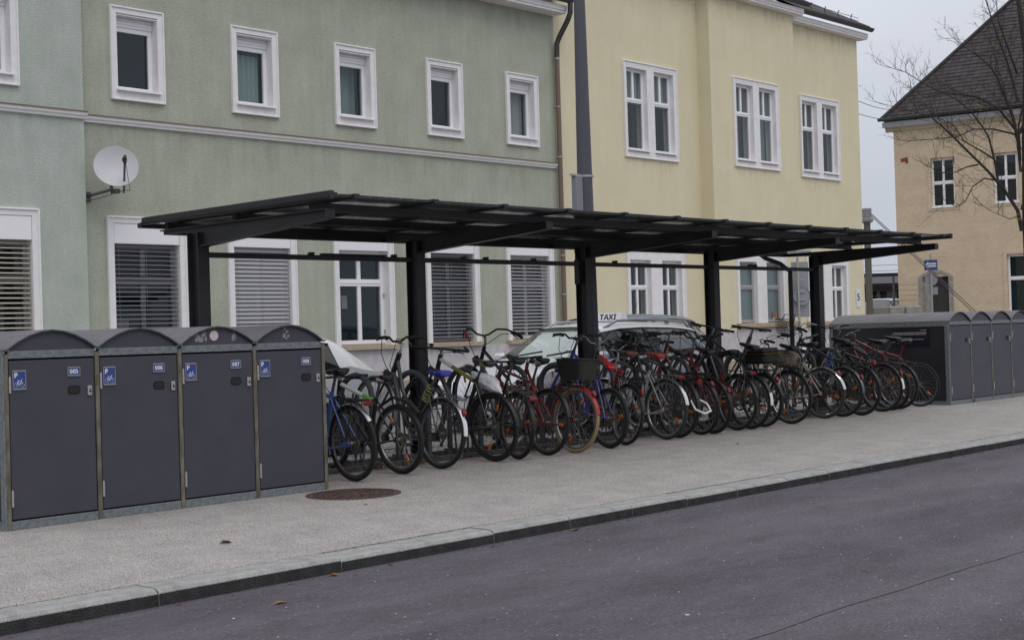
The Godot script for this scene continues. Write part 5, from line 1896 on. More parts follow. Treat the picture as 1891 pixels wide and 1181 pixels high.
	if c.has("front_basket"):
		var o := hb + Vector3(0, 0.16, -0.22)
		var b := MB.new()
		for j in 6:
			var v := j / 5.0
			var a := lerpf(0.1, 0.15, v)
			var d := lerpf(0.08, 0.12, v)
			var y := v * 0.2
			b.tube([o + Vector3(-a, y, -d), o + Vector3(a, y, -d), o + Vector3(a, y, d), o + Vector3(-a, y, d), o + Vector3(-a, y, -d)], 0.003 if j < 5 else 0.005, 4, false)
		for q in 9:
			var u := q / 8.0 * 2.0 - 1.0
			for s in [-1.0, 1.0]:
				b.rod(o + Vector3(u * 0.1, 0, s * 0.08), o + Vector3(u * 0.15, 0.2, s * 0.12), 0.0025, 4)
				b.rod(o + Vector3(s * 0.1, 0, u * 0.08), o + Vector3(s * 0.15, 0.2, u * 0.12), 0.0025, 4)
			b.rod(o + Vector3(u * 0.1, 0, -0.08), o + Vector3(u * 0.1, 0, 0.08), 0.0025, 4)
		part(t, "front_basket", b, M.black_plastic)
		var hn := MB.new()
		hn.tube([o + Vector3(-0.15, 0.2, 0), o + Vector3(-0.12, 0.29, 0.02), o + Vector3(0.12, 0.29, 0.02), o + Vector3(0.15, 0.2, 0)], 0.006, 6)
		part(t, "basket_handle", hn, M.black_plastic)
	if c.has("lock"):
		var l := MB.new()
		var o: Vector3 = c.get("lock_at", P(-0.3, 0.45, 0.0))
		l.tube([o + Vector3(-0.02, 0.04, -0.1), o + Vector3(-0.05, -0.03, 0.02), o + Vector3(0.0, -0.05, 0.13), o + Vector3(0.1, -0.02, 0.12), o + Vector3(0.12, 0.04, 0.02), o + Vector3(0.06, 0.07, -0.08)], 0.013, 8)
		part(t, "cable_lock", l, c.lock)
	if c.has("post_lock"):
		var l := MB.new()
		var q0: Vector3 = seat + (sat - seat) * 0.1
		for j in 5:
			var y := j / 5.0
			l.torus(0.03, 0.011, q0.lerp(seat + (bb - seat) * 0.35, y) + Vector3(0, 0, 0), dir + Vector3(0.3 * sin(j * 2.0), 0, 0.3), 14, 6)
		part(t, "wrapped_lock", l, c.post_lock)
	return t


func build_bicycles() -> void:
	var blk := paint("bike_black", lin(0.007, 0.007, 0.008))
	var red := paint("bike_red", lin(0.15, 0.007, 0.011))
	var dred := paint("bike_dark_red", lin(0.14, 0.01, 0.016))
	var blue := paint("bike_blue", lin(0.06, 0.13, 0.4))
	var purple := paint("bike_purple", lin(0.065, 0.04, 0.26))
	var gold := paint("bike_champagne", lin(0.34, 0.3, 0.24))
	var silver := paint("bike_silver", lin(0.4, 0.4, 0.41))
	var grey := paint("bike_grey", lin(0.07, 0.072, 0.078))
	var green := paint("bike_green", lin(0.02, 0.05, 0.045))
	var white := paint("bike_white", lin(0.66, 0.68, 0.66))
	var lime := paint("bike_lime", lin(0.13, 0.4, 0.06))
	var yellow := paint("bike_yellow", lin(0.2, 0.2, 0.04))
	var navy := paint("bike_navy", lin(0.015, 0.018, 0.06))
	var brown := mat("leather_brown", lin(0.09, 0.032, 0.018), 0.45)
	var dbrown := mat("leather_dark", lin(0.035, 0.016, 0.014), 0.45)
	var redvinyl := mat("saddle_red", lin(0.36, 0.04, 0.03), 0.4)
	var bluecover := mat("cover_blue", lin(0.04, 0.055, 0.36), 0.55)
	var orange := mat("print_orange", lin(0.6, 0.34, 0.09), 0.55)
	var wicker := mat("basket_black", lin(0.022, 0.02, 0.018), 0.7)
	var goldzip := mat("trim_gold", lin(0.22, 0.12, 0.02), 0.4, 0.6)
	var turq := mat("lock_blue", lin(0.02, 0.11, 0.3), 0.5)
	var zs := [-9.56, -9.65, -9.67, -9.70, -9.66, -9.67, -9.58, -9.60, -9.70, -9.735, -9.75, -9.78, -9.72, -9.76, -9.72, -9.76, -9.72, -9.85, -9.78, -9.68, -9.80, -9.83, -9.85, -9.85]
	var xs := [7.98, 8.63, 9.15, 9.93, 10.25, 10.68, 11.02, 11.63, 12.03, 12.81, 13.07, 13.56, 13.74, 14.28, 14.53, 14.88, 15.47, 16.5, 16.87, 17.19, 18.0, 18.32, 18.59, 19.25]
	var cf := [
		{"label": "blue framed bicycle half hidden behind locker 008", "frame": blue, "tube": 0.02, "fender": M.alloy, "front_fender": false, "f0": 0.62, "rack": true, "lamp": "rack", "D": 0.69, "yaw": 3.0, "lean": -2.0, "bar_up": 0.0, "rim": M.alloy_dull, "refl": -20.0, "refl_f": -20.0},
		{"label": "black mountain bike with white and green top tube", "frame": blk, "style": "mtb", "tube": 0.02, "tint": white, "tint2": lime, "tint_b": 0.66, "saddle": M.black_plastic, "saddle_side": M.sticker_pale, "clip_guard": true, "D": 0.66, "tw": 0.05, "yaw": 0.0, "bar_up": 0.03, "refl": 1.1, "rim": M.alloy},
		{"nose": 12.0, "label": "bicycle with blue saddle cover and silver rear mudguard", "frame": blk, "style": "step", "tube": 0.022, "fender": M.alloy, "flash": true, "rack": true, "rack_m": M.alloy_dull, "lamp": "fender", "saddle": bluecover, "saddle_print": orange, "fat": 1.15, "saddle_pitch": -8.0, "seat_up": -0.03, "post": M.alloy_dull, "bars": "riser", "bar_up": 0.12, "stem": M.alloy, "post_lock": yellow, "D": 0.68, "yaw": 2.0, "lean": 4.0, "headlight": true, "refl": -20.0, "refl_f": -20.0, "steer": 8.0},
		{"nose": 9.0, "label": "black bicycle with yellow striped top tube and kickstand, under the white bag", "frame": blk, "lift": 0.02, "tube": 0.02, "tint": white, "tint2": yellow, "tint_a": 0.02, "tint_b": 0.35, "fender": M.black_plastic, "f0": 0.2, "stand": true, "bars": "flat", "bar_up": 0.06, "bar_ends": true, "saddle": blk, "saddle_side": yellow, "D": 0.69, "yaw": 0.0, "lamp": "none", "refl": -1.4, "rim": M.black_plastic, "susp": true, "headlight": true, "seat_up": -0.02},
		{"nose": 15.0, "label": "black and green bicycle with tall curved handlebar and one red grip", "frame": blk, "lift": 0.02, "tube": 0.017, "tint": green, "tint_a": 0.1, "tint_b": 0.8, "fender": M.black_plastic, "rack": true, "rack_m": M.alloy_dull, "lamp": "rack", "bars": "city", "bar_up": 0.06, "grip": M.red_plastic, "one_grip": true, "D": 0.68, "yaw": 16.0, "lean": 0.0, "headlight": true, "refl": -0.5, "refl_f": 0.9},
		{"label": "dark red bicycle with black mudguard and grey sided saddle", "frame": red, "fender": M.black_plastic, "rack": false, "saddle": M.black_plastic, "saddle_side": M.slat_grey, "bars": "flat", "bar_up": 0.04, "bar_ends": true, "D": 0.69, "yaw": 8.0, "lean": 4.0, "refl": 0.1, "refl_f": 0.6, "rim": M.alloy_dull},
		{"label": "red bicycle with tan walled tyres and black rear basket", "frame": red, "style": "step", "tyre": M.tyre_tan, "fender": M.red_plastic, "rack": true, "lamp": "fender", "basket": wicker, "D": 0.7, "tw": 0.042, "yaw": 6.0, "lean": 4.0, "bars": "flat", "bar_up": 0.05, "stem": M.alloy, "refl": -1.2, "headlight": true, "seat_up": -0.05},
		{"nose": 15.0, "label": "purple mountain bike in front of the middle shelter post", "frame": purple, "style": "mtb", "tube": 0.019, "fork": purple, "D": 0.66, "tw": 0.05, "yaw": 12.0, "lean": 2.0, "bars": "riser", "bar_up": 0.14, "refl": -0.4, "refl_f": 1.2, "saddle": M.red_plastic, "saddle_pitch": 20.0, "fat": 0.8, "stem": blk, "tint": purple},
		{"nose": 8.0, "label": "black bicycle with brown leather saddle and silver hub", "frame": blk, "fork": M.alloy, "fender": M.black_plastic, "f0": 0.25, "rack": true, "lamp": "fender", "saddle": brown, "fat": 1.15, "hubgear": true, "post_lock": M.red_plastic, "seat_up": 0.03, "D": 0.68, "yaw": 20.0, "lean": 6.0, "bars": "city", "bar_up": 0.03, "refl": -0.5, "refl_f": 1.6, "rim": M.alloy, "bar_m": M.alloy},
		{"label": "silver city bicycle with red saddle and chrome luggage rack", "frame": silver, "style": "diamond", "tube": 0.017, "fender": M.alloy, "flash": true, "rack": true, "rack_m": M.alloy_dull, "lamp": "rack", "saddle": redvinyl, "fat": 1.0, "saddle_pitch": 10.0, "D": 0.7, "tw": 0.042, "tyre": M.tyre_grey, "yaw": 8.0, "lean": 2.0, "bars": "city", "bar_up": 0.05, "bar_m": M.alloy, "rim": M.alloy, "refl": 0.6, "refl_f": -0.9, "stem": M.alloy, "tint": blk, "tint_a": 0.0, "tint_b": 0.95},
		{"nose": 14.0, "label": "black bicycle with a thick pale cable lock hanging behind", "frame": blk, "fender": M.black_plastic, "rack": true, "lamp": "round", "lock": M.white_plastic, "saddle": M.black_plastic, "D": 0.69, "yaw": 9.0, "lean": 3.0, "bars": "riser", "bar_up": 0.08, "refl": -0.1, "fork": M.alloy_dull},
		{"label": "grey bicycle with curved black saddle, right of the pale lock", "frame": grey, "tube": 0.018, "fender": M.black_plastic, "saddle": dbrown, "fat": 1.2, "D": 0.69, "yaw": 10.0, "bars": "city", "bar_up": 0.02, "lamp": "fender", "rack": true, "seat_up": 0.03, "bar_m": M.alloy_dull, "refl": -20.0, "refl_f": 0.4},
		{"nose": 14.0, "label": "black bicycle with red top tube, behind the grey one", "frame": dred, "fender": M.black_plastic, "saddle": M.black_plastic, "D": 0.68, "yaw": 8.0, "bars": "flat", "bar_up": 0.1, "refl": -0.5, "lamp": "fender"},
		{"nose": 0.0, "label": "dark red bicycle with wide rack by the fourth shelter post", "frame": dred, "style": "step", "fender": M.black_plastic, "rack": true, "lamp": "rack", "rack_m": M.rack_steel, "saddle": M.black_plastic, "fat": 1.25, "seat_up": 0.05, "D": 0.69, "yaw": 9.0, "lean": 4.0, "bars": "riser", "bar_up": 0.2, "refl": -0.6, "refl_f": 1.0, "hubgear": true, "guard": dred},
		{"nose": 15.0, "label": "black trekking bicycle left of the black top case", "frame": blk, "lift": 0.05, "fender": M.black_plastic, "flash": true, "saddle": M.black_plastic, "D": 0.68, "yaw": 6.0, "bars": "flat", "bar_up": 0.1, "refl": 0.15, "susp": true},
		{"label": "black bicycle carrying a black top case with gold trim", "frame": blk, "style": "step", "fender": M.black_plastic, "rack": true, "lamp": "fender", "case": goldzip, "saddle": M.black_plastic, "fat": 1.15, "D": 0.68, "yaw": 8.0, "bars": "flat", "bar_up": 0.2, "hubgear": true, "refl": -20.0, "refl_f": 0.3, "headlight": true},
		{"nose": 14.0, "label": "grey bicycle carrying the mottled camouflage bag", "frame": grey, "style": "step", "tube": 0.022, "fender": M.black_plastic, "rack": true, "lamp": "fender", "saddle": M.black_plastic, "seat_up": 0.06, "D": 0.69, "yaw": 5.0, "lean": 0.0, "bars": "flat", "bar_up": 0.12, "refl": -1.3, "refl_f": 0.8, "rim": M.alloy, "hubgear": true, "guard": grey},
		{"label": "champagne coloured bicycle with chrome mudguard and brown drum", "frame": gold, "tube": 0.014, "tyre": M.tyre_brown, "fender": M.chrome, "flash": true, "rack": false, "lamp": "fender", "saddle": M.black_plastic, "D": 0.69, "yaw": 0.0, "lean": -3.0, "bars": "city", "bar_up": 0.05, "disc": M.tyre_brown, "bar_m": M.chrome, "refl": 0.2, "refl_f": 0.0, "rim": M.chrome, "seat_up": 0.03},
		{"nose": 12.0, "label": "navy bicycle with blue lock under its saddle", "frame": navy, "fender": M.alloy_dull, "rack": true, "lamp": "fender", "D": 0.68, "yaw": 4.0, "lean": 2.0, "bars": "city", "bar_up": 0.06, "bar_m": M.chrome, "post_lock": turq, "front_basket": true, "refl": -0.5, "refl_f": 0.5, "seat_up": 0.05},
		{"label": "black bicycle with round red rear lamp, right of the navy one", "frame": blk, "fender": M.black_plastic, "rack": true, "lamp": "round", "D": 0.69, "yaw": 6.0, "bars": "flat", "bar_up": 0.16, "refl": -0.6, "refl_f": 0.7, "susp": true},
		{"nose": 12.0, "label": "black bicycle with white flashed mudguard and silver fork", "frame": blk, "fork": silver, "tint": silver, "tint_b": 0.5, "fender": M.black_plastic, "flash": true, "rack": true, "lamp": "fender", "D": 0.69, "yaw": 0.0, "lean": 0.0, "bars": "riser", "bar_up": 0.1, "refl": -0.8, "rim": M.alloy_dull, "bar_m": M.alloy_dull},
		{"label": "black mountain bike, third from the right end of the row", "frame": blk, "style": "mtb", "tube": 0.019, "D": 0.66, "tw": 0.048, "yaw": 4.0, "bars": "flat", "bar_up": 0.1, "refl": 0.5, "refl_f": 0.7, "fork": silver, "seat_up": 0.1},
		{"nose": 10.0, "label": "dark red bicycle second from the right end of the row", "frame": dred, "fender": M.black_plastic, "rack": true, "lamp": "none", "D": 0.68, "yaw": 3.0, "bars": "flat", "bar_up": 0.05, "refl": -1.0, "seat_up": 0.04},
		{"label": "bright red bicycle without mudguard, last in the row by the right lockers", "frame": red, "tube": 0.017, "D": 0.67, "tw": 0.032, "tyre": M.tyre_black, "rim": M.alloy, "yaw": -2.0, "lean": -4.0, "bars": "flat", "bar_up": 0.02, "refl": 0.72, "refl_f": -20.0, "saddle": blk, "seat_up": 0.0, "post": red},
	]
	rng.seed = 51
	for i in cf.size():
		if not cf[i].has("lean"): cf[i]["lean"] = rng.randf_range(-5.0, 6.0)
		if not cf[i].has("steer"): cf[i]["steer"] = rng.randf_range(-22.0, 22.0)
		if not cf[i].has("rim") and rng.randf() < 0.6: cf[i]["rim"] = M.alloy_dull
		bicycle(i, xs[i], zs[i], cf[i])
	var rack := get_node("rack_rail")
	for i in cf.size():
		var nose: float = cf[i].get("nose", 0.0)
		if nose < 5.0: continue
		var h := 1.04 * sin(deg_to_rad(nose))
		var tx: float = xs[i] + 1.04 * sin(deg_to_rad(cf[i].get("yaw", 0.0)))
		var m := MB.new()
		for s in [-0.035, 0.035]:
			m.bar(Vector3(s, h + 0.05, 0.2), Vector3(s, h + 0.06, -0.3), 0.008, 0.05)
			m.rod(Vector3(s, 0.0, 0.0), Vector3(s, h + 0.05, 0.0), 0.012, 6)
			m.tube([Vector3(s, 0.0, -0.25), Vector3(s, h + 0.3, -0.3), Vector3(s, h + 0.5, -0.26)], 0.011, 6)
		m.box(Vector3(0, h + 0.02, -0.05), Vector3(0.07, 0.012, 0.5))
		part(rack, "wheel_tray", m, M.rack_steel).position = Vector3(tx, 0, zs[i] - 1.04 * cos(deg_to_rad(nose))) - rack.position
	# white plastic bag wrapped over the fourth bicycle
	var rg := FastNoiseLite.new()
	rg.seed = 5
	rg.frequency = 6.0
	var b := MB.new()
	var rows := []
	for j in 15:
		var v := j / 14.0
		var l := []
		for q in 23:
			var a := TAU * q / 22.0
			var rad := sin(PI * clampf(v, 0.04, 0.97)) * 0.5 + 0.5 * sin(PI * clampf(v, 0.04, 0.97)) * (1.0 - v)
			var k := 1.0 + 0.5 * rg.get_noise_3d(cos(a) * 0.5, sin(a) * 0.5, v * 1.0) + 0.2 * sin(a * 7.0 + v * 5.0) * sin(v * 9.0)
			l.append(Vector3(cos(a) * 0.1 * rad * k, lerpf(0.09, -0.09, v) + sin(a) * 0.04 * rad * k, 0.0 + sin(a) * 0.1 * rad * k + (v - 0.5) * 0.34))
		rows.append(l)
	b.grid(rows, Vector3.ZERO)
	var bag := part(self, "plastic_bag", b, M.white_bag)
	bag.position = Vector3(10.08, 0.785, -9.93)
	bag.scale = Vector3.ONE * 1.25
	tag(bag, "crumpled white plastic bag hung over the yellow striped bicycle's saddle", "plastic bag")
	# mottled camouflage bag on the rear rack of a grey bicycle
	var cam := mat("camouflage", Color(1, 1, 1), 0.85)
	cam.albedo_texture = grain(256, [[61, 0.03, 2, 1.0], [62, 0.08, 2, 0.6]], Vector3(0.012, 0.01, 0.008), Vector3(0.26, 0.22, 0.165))
	cam.uv1_triplanar = true
	cam.uv1_scale = Vector3.ONE * 2.5
	var cb := MB.new()
	rows = []
	for j in 13:
		var v := j / 12.0
		var l := []
		for q in 25:
			var a := TAU * q / 24.0
			var k := 1.0 + 0.16 * rg.get_noise_3d(cos(a) * 0.5, sin(a) * 0.5, v)
			var e := pow(maxf(sin(PI * v), 0.0), 0.5)
			l.append(Vector3(signf(cos(a)) * pow(absf(cos(a)), 0.6) * 0.15 * e * k, signf(sin(a)) * pow(absf(sin(a)), 0.6) * 0.12 * e * k - 0.04 * v, (v - 0.5) * 0.46))
		rows.append(l)
	cb.grid(rows, Vector3.ZERO)
	var cbag := part(self, "camouflage_bag", cb, cam)
	cbag.position = Vector3(15.58, 0.86, -9.86)
	tag(cbag, "mottled brown camouflage bag strapped on a bicycle rack", "bag")


# ---------------------------------------------------------------- cars
# stations: [x, belt height, belt half width, top height, top half width]
func car(called: String, label: String, at: Vector3, turn: float, paint_m: Material, st: Array, glass_from: int, glass_to: int, wheels: Array, opt := {}) -> Node3D:
	var t := thing(called, label, "car", at, "cars in the taxi lane and forecourt" if opt.get("grouped", true) else "")
	t.rotation.y = turn
	var body := MB.new()
	var gl := {}
	var rows := []
	for s in st:
		var l := []
		var x: float = s[0]
		var mw := minf(0.9, s[2] + 0.05)
		var low := minf(0.62, s[1] - 0.06)
		var half := [[mw - 0.1, 0.2], [mw - 0.02, 0.3], [mw, low], [mw - 0.005, (low + s[1]) * 0.5], [s[2], s[1]], [lerpf(s[2], s[4], 0.03), lerpf(s[1], s[3] - 0.07, 0.05)], [lerpf(s[2], s[4], 0.9), lerpf(s[1], s[3] - 0.07, 0.93)], [s[4], s[3] - 0.055], [s[4] * 0.86, s[3] - 0.02], [s[4] * 0.45, s[3] - 0.003], [0.0, s[3]]]
		for h in half: l.append(Vector3(x, h[1], h[0]))
		for k in range(half.size() - 2, -1, -1): l.append(Vector3(x, half[k][1], -half[k][0]))
		rows.append(l)
	var K: int = rows[0].size()
	var cen := Vector3((st[0][0] + st[-1][0]) * 0.5, 0.6, 0)
	var nr := []
	for i in rows.size():
		var l := []
		for j in K:
			var g: Vector3 = (rows[mini(i + 1, rows.size() - 1)][j] - rows[maxi(i - 1, 0)][j]).cross(rows[i][mini(j + 1, K - 1)] - rows[i][maxi(j - 1, 0)])
			g = g.normalized()
			if g.dot(rows[i][j] - cen) < 0.0: g = -g
			l.append(g)
		nr.append(l)
	var wind := opt.get("windscreen", -1) as int
	var hatch := opt.get("hatch", -1) as int
	for i in rows.size() - 1:
		for j in K - 1:
			var which := ""
			if (j == 5 or j == K - 7) and i >= glass_from and i < glass_to and not i in opt.get("solid", []): which = "side_window" if j == 5 else "side_window_far"
			if i == wind and j >= 6 and j <= K - 8: which = "windscreen"
			if i == hatch and j >= 7 and j <= K - 9: which = "rear_window"
			if which == "":
				body.squad(rows[i][j], rows[i + 1][j], rows[i + 1][j + 1], rows[i][j + 1], nr[i][j], nr[i + 1][j], nr[i + 1][j + 1], nr[i][j + 1])
			else:
				var key := which + ("_%d" % i if which.begins_with("side") else "")
				if not gl.has(key): gl[key] = MB.new()
				var e: Vector3 = (nr[i][j] + nr[i + 1][j + 1]).normalized() * -0.006
				gl[key].squad(rows[i][j] + e, rows[i + 1][j] + e, rows[i + 1][j + 1] + e, rows[i][j + 1] + e, nr[i][j], nr[i + 1][j], nr[i + 1][j + 1], nr[i][j + 1])
	for q in [0, rows.size() - 1]:
		for j in K - 1: body.flat(Vector3(rows[q][0].x, 0.4, 0), rows[q][j], rows[q][j + 1], Vector3(-1 if q == 0 else 1, 0, 0))
	part(t, "body", body, paint_m)
	for key in gl: part(t, "windscreen" if key == "windscreen" else "rear_window" if key == "rear_window" else "side_window", gl[key], M.windscreen_glass if key == "windscreen" else opt.get("glass", M.car_glass))
	# window surrounds and pillars
	for s in [5, K - 6]:
		var tr := MB.new()
		for i in range(glass_from, glass_to + 1):
			var a: Vector3 = rows[i][s]
			var b: Vector3 = rows[i][s + 1 if s == 5 else s - 1]
			if i in opt.get("pillars", []): tr.bar(a, b, 0.07, 0.02, Vector3(0, 0, 1), 0.005)
			if i < glass_to:
				var a2: Vector3 = rows[i + 1][s]
				var b2: Vector3 = rows[i + 1][s + 1 if s == 5 else s - 1]
				tr.bar(a, a2, 0.016, 0.022, Vector3(0, 0, 1))
				tr.bar(b, b2, 0.016, 0.022, Vector3(0, 0, 1))
		part(t, "window_trim", tr, M.black_plastic)
	# cabin
	var cab := MB.new()
	var cx0: float = st[glass_from][0] + 0.25
	var cx1: float = st[glass_to][0] - 0.2
	cab.span(Vector3(cx0 - 0.5, 0.3, -0.7), Vector3(cx1, 0.72, 0.7))
	cab.span(Vector3(cx0 - 0.45, 0.72, -0.66), Vector3(cx0 - 0.1, 0.9, 0.66), 0.03)
	for z in [-0.36, 0.36]:
		for x in [cx0 + 0.55, cx0 + 1.4]:
			if x > cx1 - 0.1: continue
			cab.box(Vector3(x, 0.9, z), Vector3(0.16, 0.5, 0.46), 0.06)
			cab.box(Vector3(x + 0.04, 1.2, z), Vector3(0.1, 0.17, 0.24), 0.04)
	cab.torus(0.17, 0.015, Vector3(cx0 + 0.05, 0.93, 0.36), Vector3(-0.9, 0.4, 0), 18, 5)
	part(t, "cabin", cab, M.interior_grey)
	for x in wheels:
		for z in [-0.87, 0.87]:
			var w := group_part(t, "wheel", Vector3(x, 0.31, z))
			var ty := MB.new()
			ty.torus(0.25, 0.065, Vector3.ZERO, Vector3(0, 0, 1), 24, 8)
			part(w, "tyre", ty, M.tyre_black)
			var rm := MB.new()
			rm.lathe([Vector2(0.0001, 0.04 * signf(z)), Vector2(0.12, 0.05 * signf(z)), Vector2(0.2, 0.03 * signf(z)), Vector2(0.205, -0.02 * signf(z))], Vector3.ZERO, Vector3(0, 0, 1), 20)
			part(w, "rim", rm, M.alloy_dull)
			var ah := MB.new()
			ah.ring([Vector2(0, -0.015), Vector2(0, 0.02), Vector2(-0.06, 0.02), Vector2(-0.06, -0.015)], 0.38, Vector3.ZERO, Vector3(0, 0, 1), 24)
			part(t, "wheel_arch", ah, M.matt_black).position = Vector3(x, 0.31, signf(z) * 0.885)
	for z in [-1.0, 1.0]:
		var mr := MB.new()
		mr.box(Vector3(st[glass_from][0] + 0.35, st[glass_from + 1][1] + 0.05, z * 0.98), Vector3(0.12, 0.13, 0.2), 0.04)
		mr.box(Vector3(st[glass_from][0] + 0.36, st[glass_from + 1][1] + 0.0, z * 0.88), Vector3(0.05, 0.03, 0.1), 0.01)
		part(t, "wing_mirror", mr, paint_m)
		var hl := MB.new()
		hl.box(Vector3(st[0][0] + 0.12, 0.66, z * 0.62), Vector3(0.2, 0.14, 0.32), 0.05)
		part(t, "headlight", hl, M.pvc)
		var tl := MB.new()
		tl.box(Vector3(st[-1][0] - 0.1, 0.85, z * 0.76), Vector3(0.16, 0.2, 0.16), 0.04)
		part(t, "tail_light", tl, M.red_lamp)
	if opt.get("rails", false):
		for z in [-1.0, 1.0]:
			var rr := MB.new()
			var pts := []
			var i0: int = opt.rail_from
			var i1: int = opt.rail_to
			for i in range(i0, i1 + 1):
				var lift := 0.0 if i == i0 or i == i1 else 0.05
				pts.append(Vector3(st[i][0] + (0.12 if i == i0 else -0.1 if i == i1 else 0.0), st[i][3] - 0.03 + lift, z * (st[i][4] - 0.03)))
			rr.tube(pts, 0.018, 8)
			rr.box(Vector3(pts[int(pts.size() * 0.5)].x, pts[int(pts.size() * 0.5)].y - 0.03, pts[int(pts.size() * 0.5)].z), Vector3(0.1, 0.05, 0.03), 0.01)
			part(t, "roof_rail", rr, opt.get("rail_m", M.alloy))
	if opt.get("wiper", false):
		var wp := MB.new()
		var c0: Vector3 = rows[wind][10]
		for z in [-0.35, 0.25]:
			wp.tube([Vector3(c0.x + 0.02, c0.y + 0.02, z), Vector3(c0.x + 0.1, c0.y + 0.08, z + 0.45)], 0.012, 5)
		part(t, "wiper", wp, M.matt_black)
	return t


func taxi_sign(called: String, label: String, at: Vector3, m: Material, text_m: Material, w: float) -> void:
	var s := thing(called, label, "taxi sign", at)
	var b := MB.new()
	# wedge box, wide across the car (z), thin along it (x)
	b.prism(PackedVector2Array([Vector2(-0.09, 0), Vector2(0.09, 0), Vector2(0.05, 0.125), Vector2(-0.05, 0.125)]), Vector3(0, 0, -w * 0.5), Vector3.RIGHT, Vector3.UP, w)
	part(s, "lamp_box", b, m)
	var base := MB.new()
	base.box(Vector3(0, -0.015, 0), Vector3(0.2, 0.03, w * 0.9), 0.01)
	part(s, "magnet_foot", base, M.black_plastic)
	for e in [[-1.0, -PI / 2]]:
		var bs := Basis(Vector3.UP, e[1]) * Basis(Vector3.RIGHT, -0.3)
		text_part(s, "lettering", "TAXI", 0.085, Vector3(e[0] * 0.0735, 0.06, 0.0), text_m, bs, true, 1.25)
	text_part(s, "lettering", "TAXI", 0.085, Vector3(0.0735, 0.06, 0.0), text_m, Basis(Vector3.UP, PI / 2) * Basis(Vector3.RIGHT, -0.3), true, 1.25)


func build_cars() -> void:
	var estate := [[0.0, 0.42, 0.62, 0.5, 0.5], [0.06, 0.6, 0.78, 0.66, 0.62], [0.45, 0.8, 0.83, 0.85, 0.68], [0.9, 0.88, 0.84, 0.94, 0.7], [1.22, 0.93, 0.845, 1.01, 0.72], [1.98, 0.96, 0.85, 1.425, 0.60], [2.4, 0.97, 0.85, 1.475, 0.605], [2.95, 0.985, 0.85, 1.485, 0.60], [3.6, 1.0, 0.845, 1.465, 0.59], [4.05, 1.02, 0.835, 1.43, 0.575], [4.3, 1.03, 0.82, 1.38, 0.56], [4.58, 0.98, 0.79, 1.04, 0.66], [4.66, 0.78, 0.76, 0.84, 0.64], [4.7, 0.42, 0.66, 0.5, 0.5]]
	car("estate_car", "silver white estate taxi with roof rails behind the middle shelter post", Vector3(13.0, -0.075, -13.1), 0.0, M.car_silver, estate, 4, 10, [0.85, 3.6], {"windscreen": 4, "hatch": 10, "pillars": [5, 7, 9], "rails": true, "rail_from": 5, "rail_to": 10, "wiper": true})
	var sky_sheet := MB.new()  # added pale sheet behind the glass, stands in for its sky reflection
	sky_sheet.quad(Vector3(1.5, 1.0, -0.62), Vector3(1.5, 1.0, 0.62), Vector3(2.0, 1.36, 0.5), Vector3(2.0, 1.36, -0.5), Vector3(-1, 1, 0))
	part(get_node("estate_car"), "sky_reflection_sheet", sky_sheet, M.sky_reflection_sheet)
	taxi_sign("taxi_sign", "white roof sign reading TAXI on the silver estate", Vector3(16.0, 1.42, -13.12), M.sign_white, M.black_plastic, 0.5)
	var suv := [[0.0, 0.42, 0.62, 0.5, 0.5], [0.06, 0.62, 0.78, 0.68, 0.62], [0.45, 0.82, 0.83, 0.88, 0.68], [0.9, 0.9, 0.84, 0.96, 0.7], [1.15, 0.93, 0.845, 1.02, 0.72], [1.85, 0.93, 0.85, 1.4, 0.62], [2.4, 0.94, 0.85, 1.45, 0.62], [3.0, 0.96, 0.85, 1.44, 0.62], [3.25, 0.98, 0.85, 1.43, 0.615], [3.56, 1.01, 0.845, 1.39, 0.61], [3.7, 1.03, 0.84, 1.36, 0.605], [3.78, 1.02, 0.83, 1.3, 0.64], [4.3, 0.93, 0.8, 0.95, 0.72], [4.4, 0.7, 0.76, 0.76, 0.66], [4.42, 0.42, 0.66, 0.5, 0.5]]
	car("hatchback_car", "white hatchback taxi whose rear end shows behind locker 008", Vector3(6.5, -0.075, -13.1), 0.0, M.car_white, suv, 4, 9, [0.8, 3.55], {"windscreen": 4, "hatch": 11, "pillars": [5, 7], "rails": true, "rail_from": 5, "rail_to": 9, "rail_m": M.black_plastic, "glass": M.privacy_glass})
	taxi_sign("taxi_sign", "yellow roof sign reading TAXI above locker 008", Vector3(9.86, 1.335, -13.12), M.yellow_sign, M.orange_print, 0.46)
	car("saloon_car", "dark blue car roof with aerial behind the silver estate", Vector3(16.85, 0.09, -15.9), 0.0, M.car_blue, estate, 4, 10, [0.85, 3.6], {"windscreen": 4, "hatch": 10, "pillars": [5, 7, 9]})
	var aer := MB.new()
	aer.tube([Vector3(0, 0, 0), Vector3(0.12, 0.22, 0)], [0.008, 0.003], 5)
	var ca := part(get_node("saloon_car"), "aerial", aer, M.black_plastic)
	ca.position = Vector3(3.2, 1.48, 0.0)
	car("parked_car", "dark olive car whose roof shows above the right lockers", Vector3(31.3, 0.2, -13.6), -0.3, M.car_dark, estate, 4, 10, [0.85, 3.6], {"windscreen": 4, "hatch": 10, "pillars": [5, 7, 9]})
	car("parked_car", "pale car left of the olive car behind the right lockers", Vector3(29.0, 0.0, -17.2), -0.1, M.car_pale, estate, 4, 10, [0.85, 3.6], {"windscreen": 4, "hatch": 10, "pillars": [5, 7, 9]})
	car("parked_car", "pale blue car far off in the gap between yellow and tan buildings", Vector3(58.0, 0.95, -32.4), 0.15, M.car_sky, estate, 4, 10, [0.85, 3.6], {"windscreen": 4, "hatch": 10, "pillars": [5, 7, 9]})


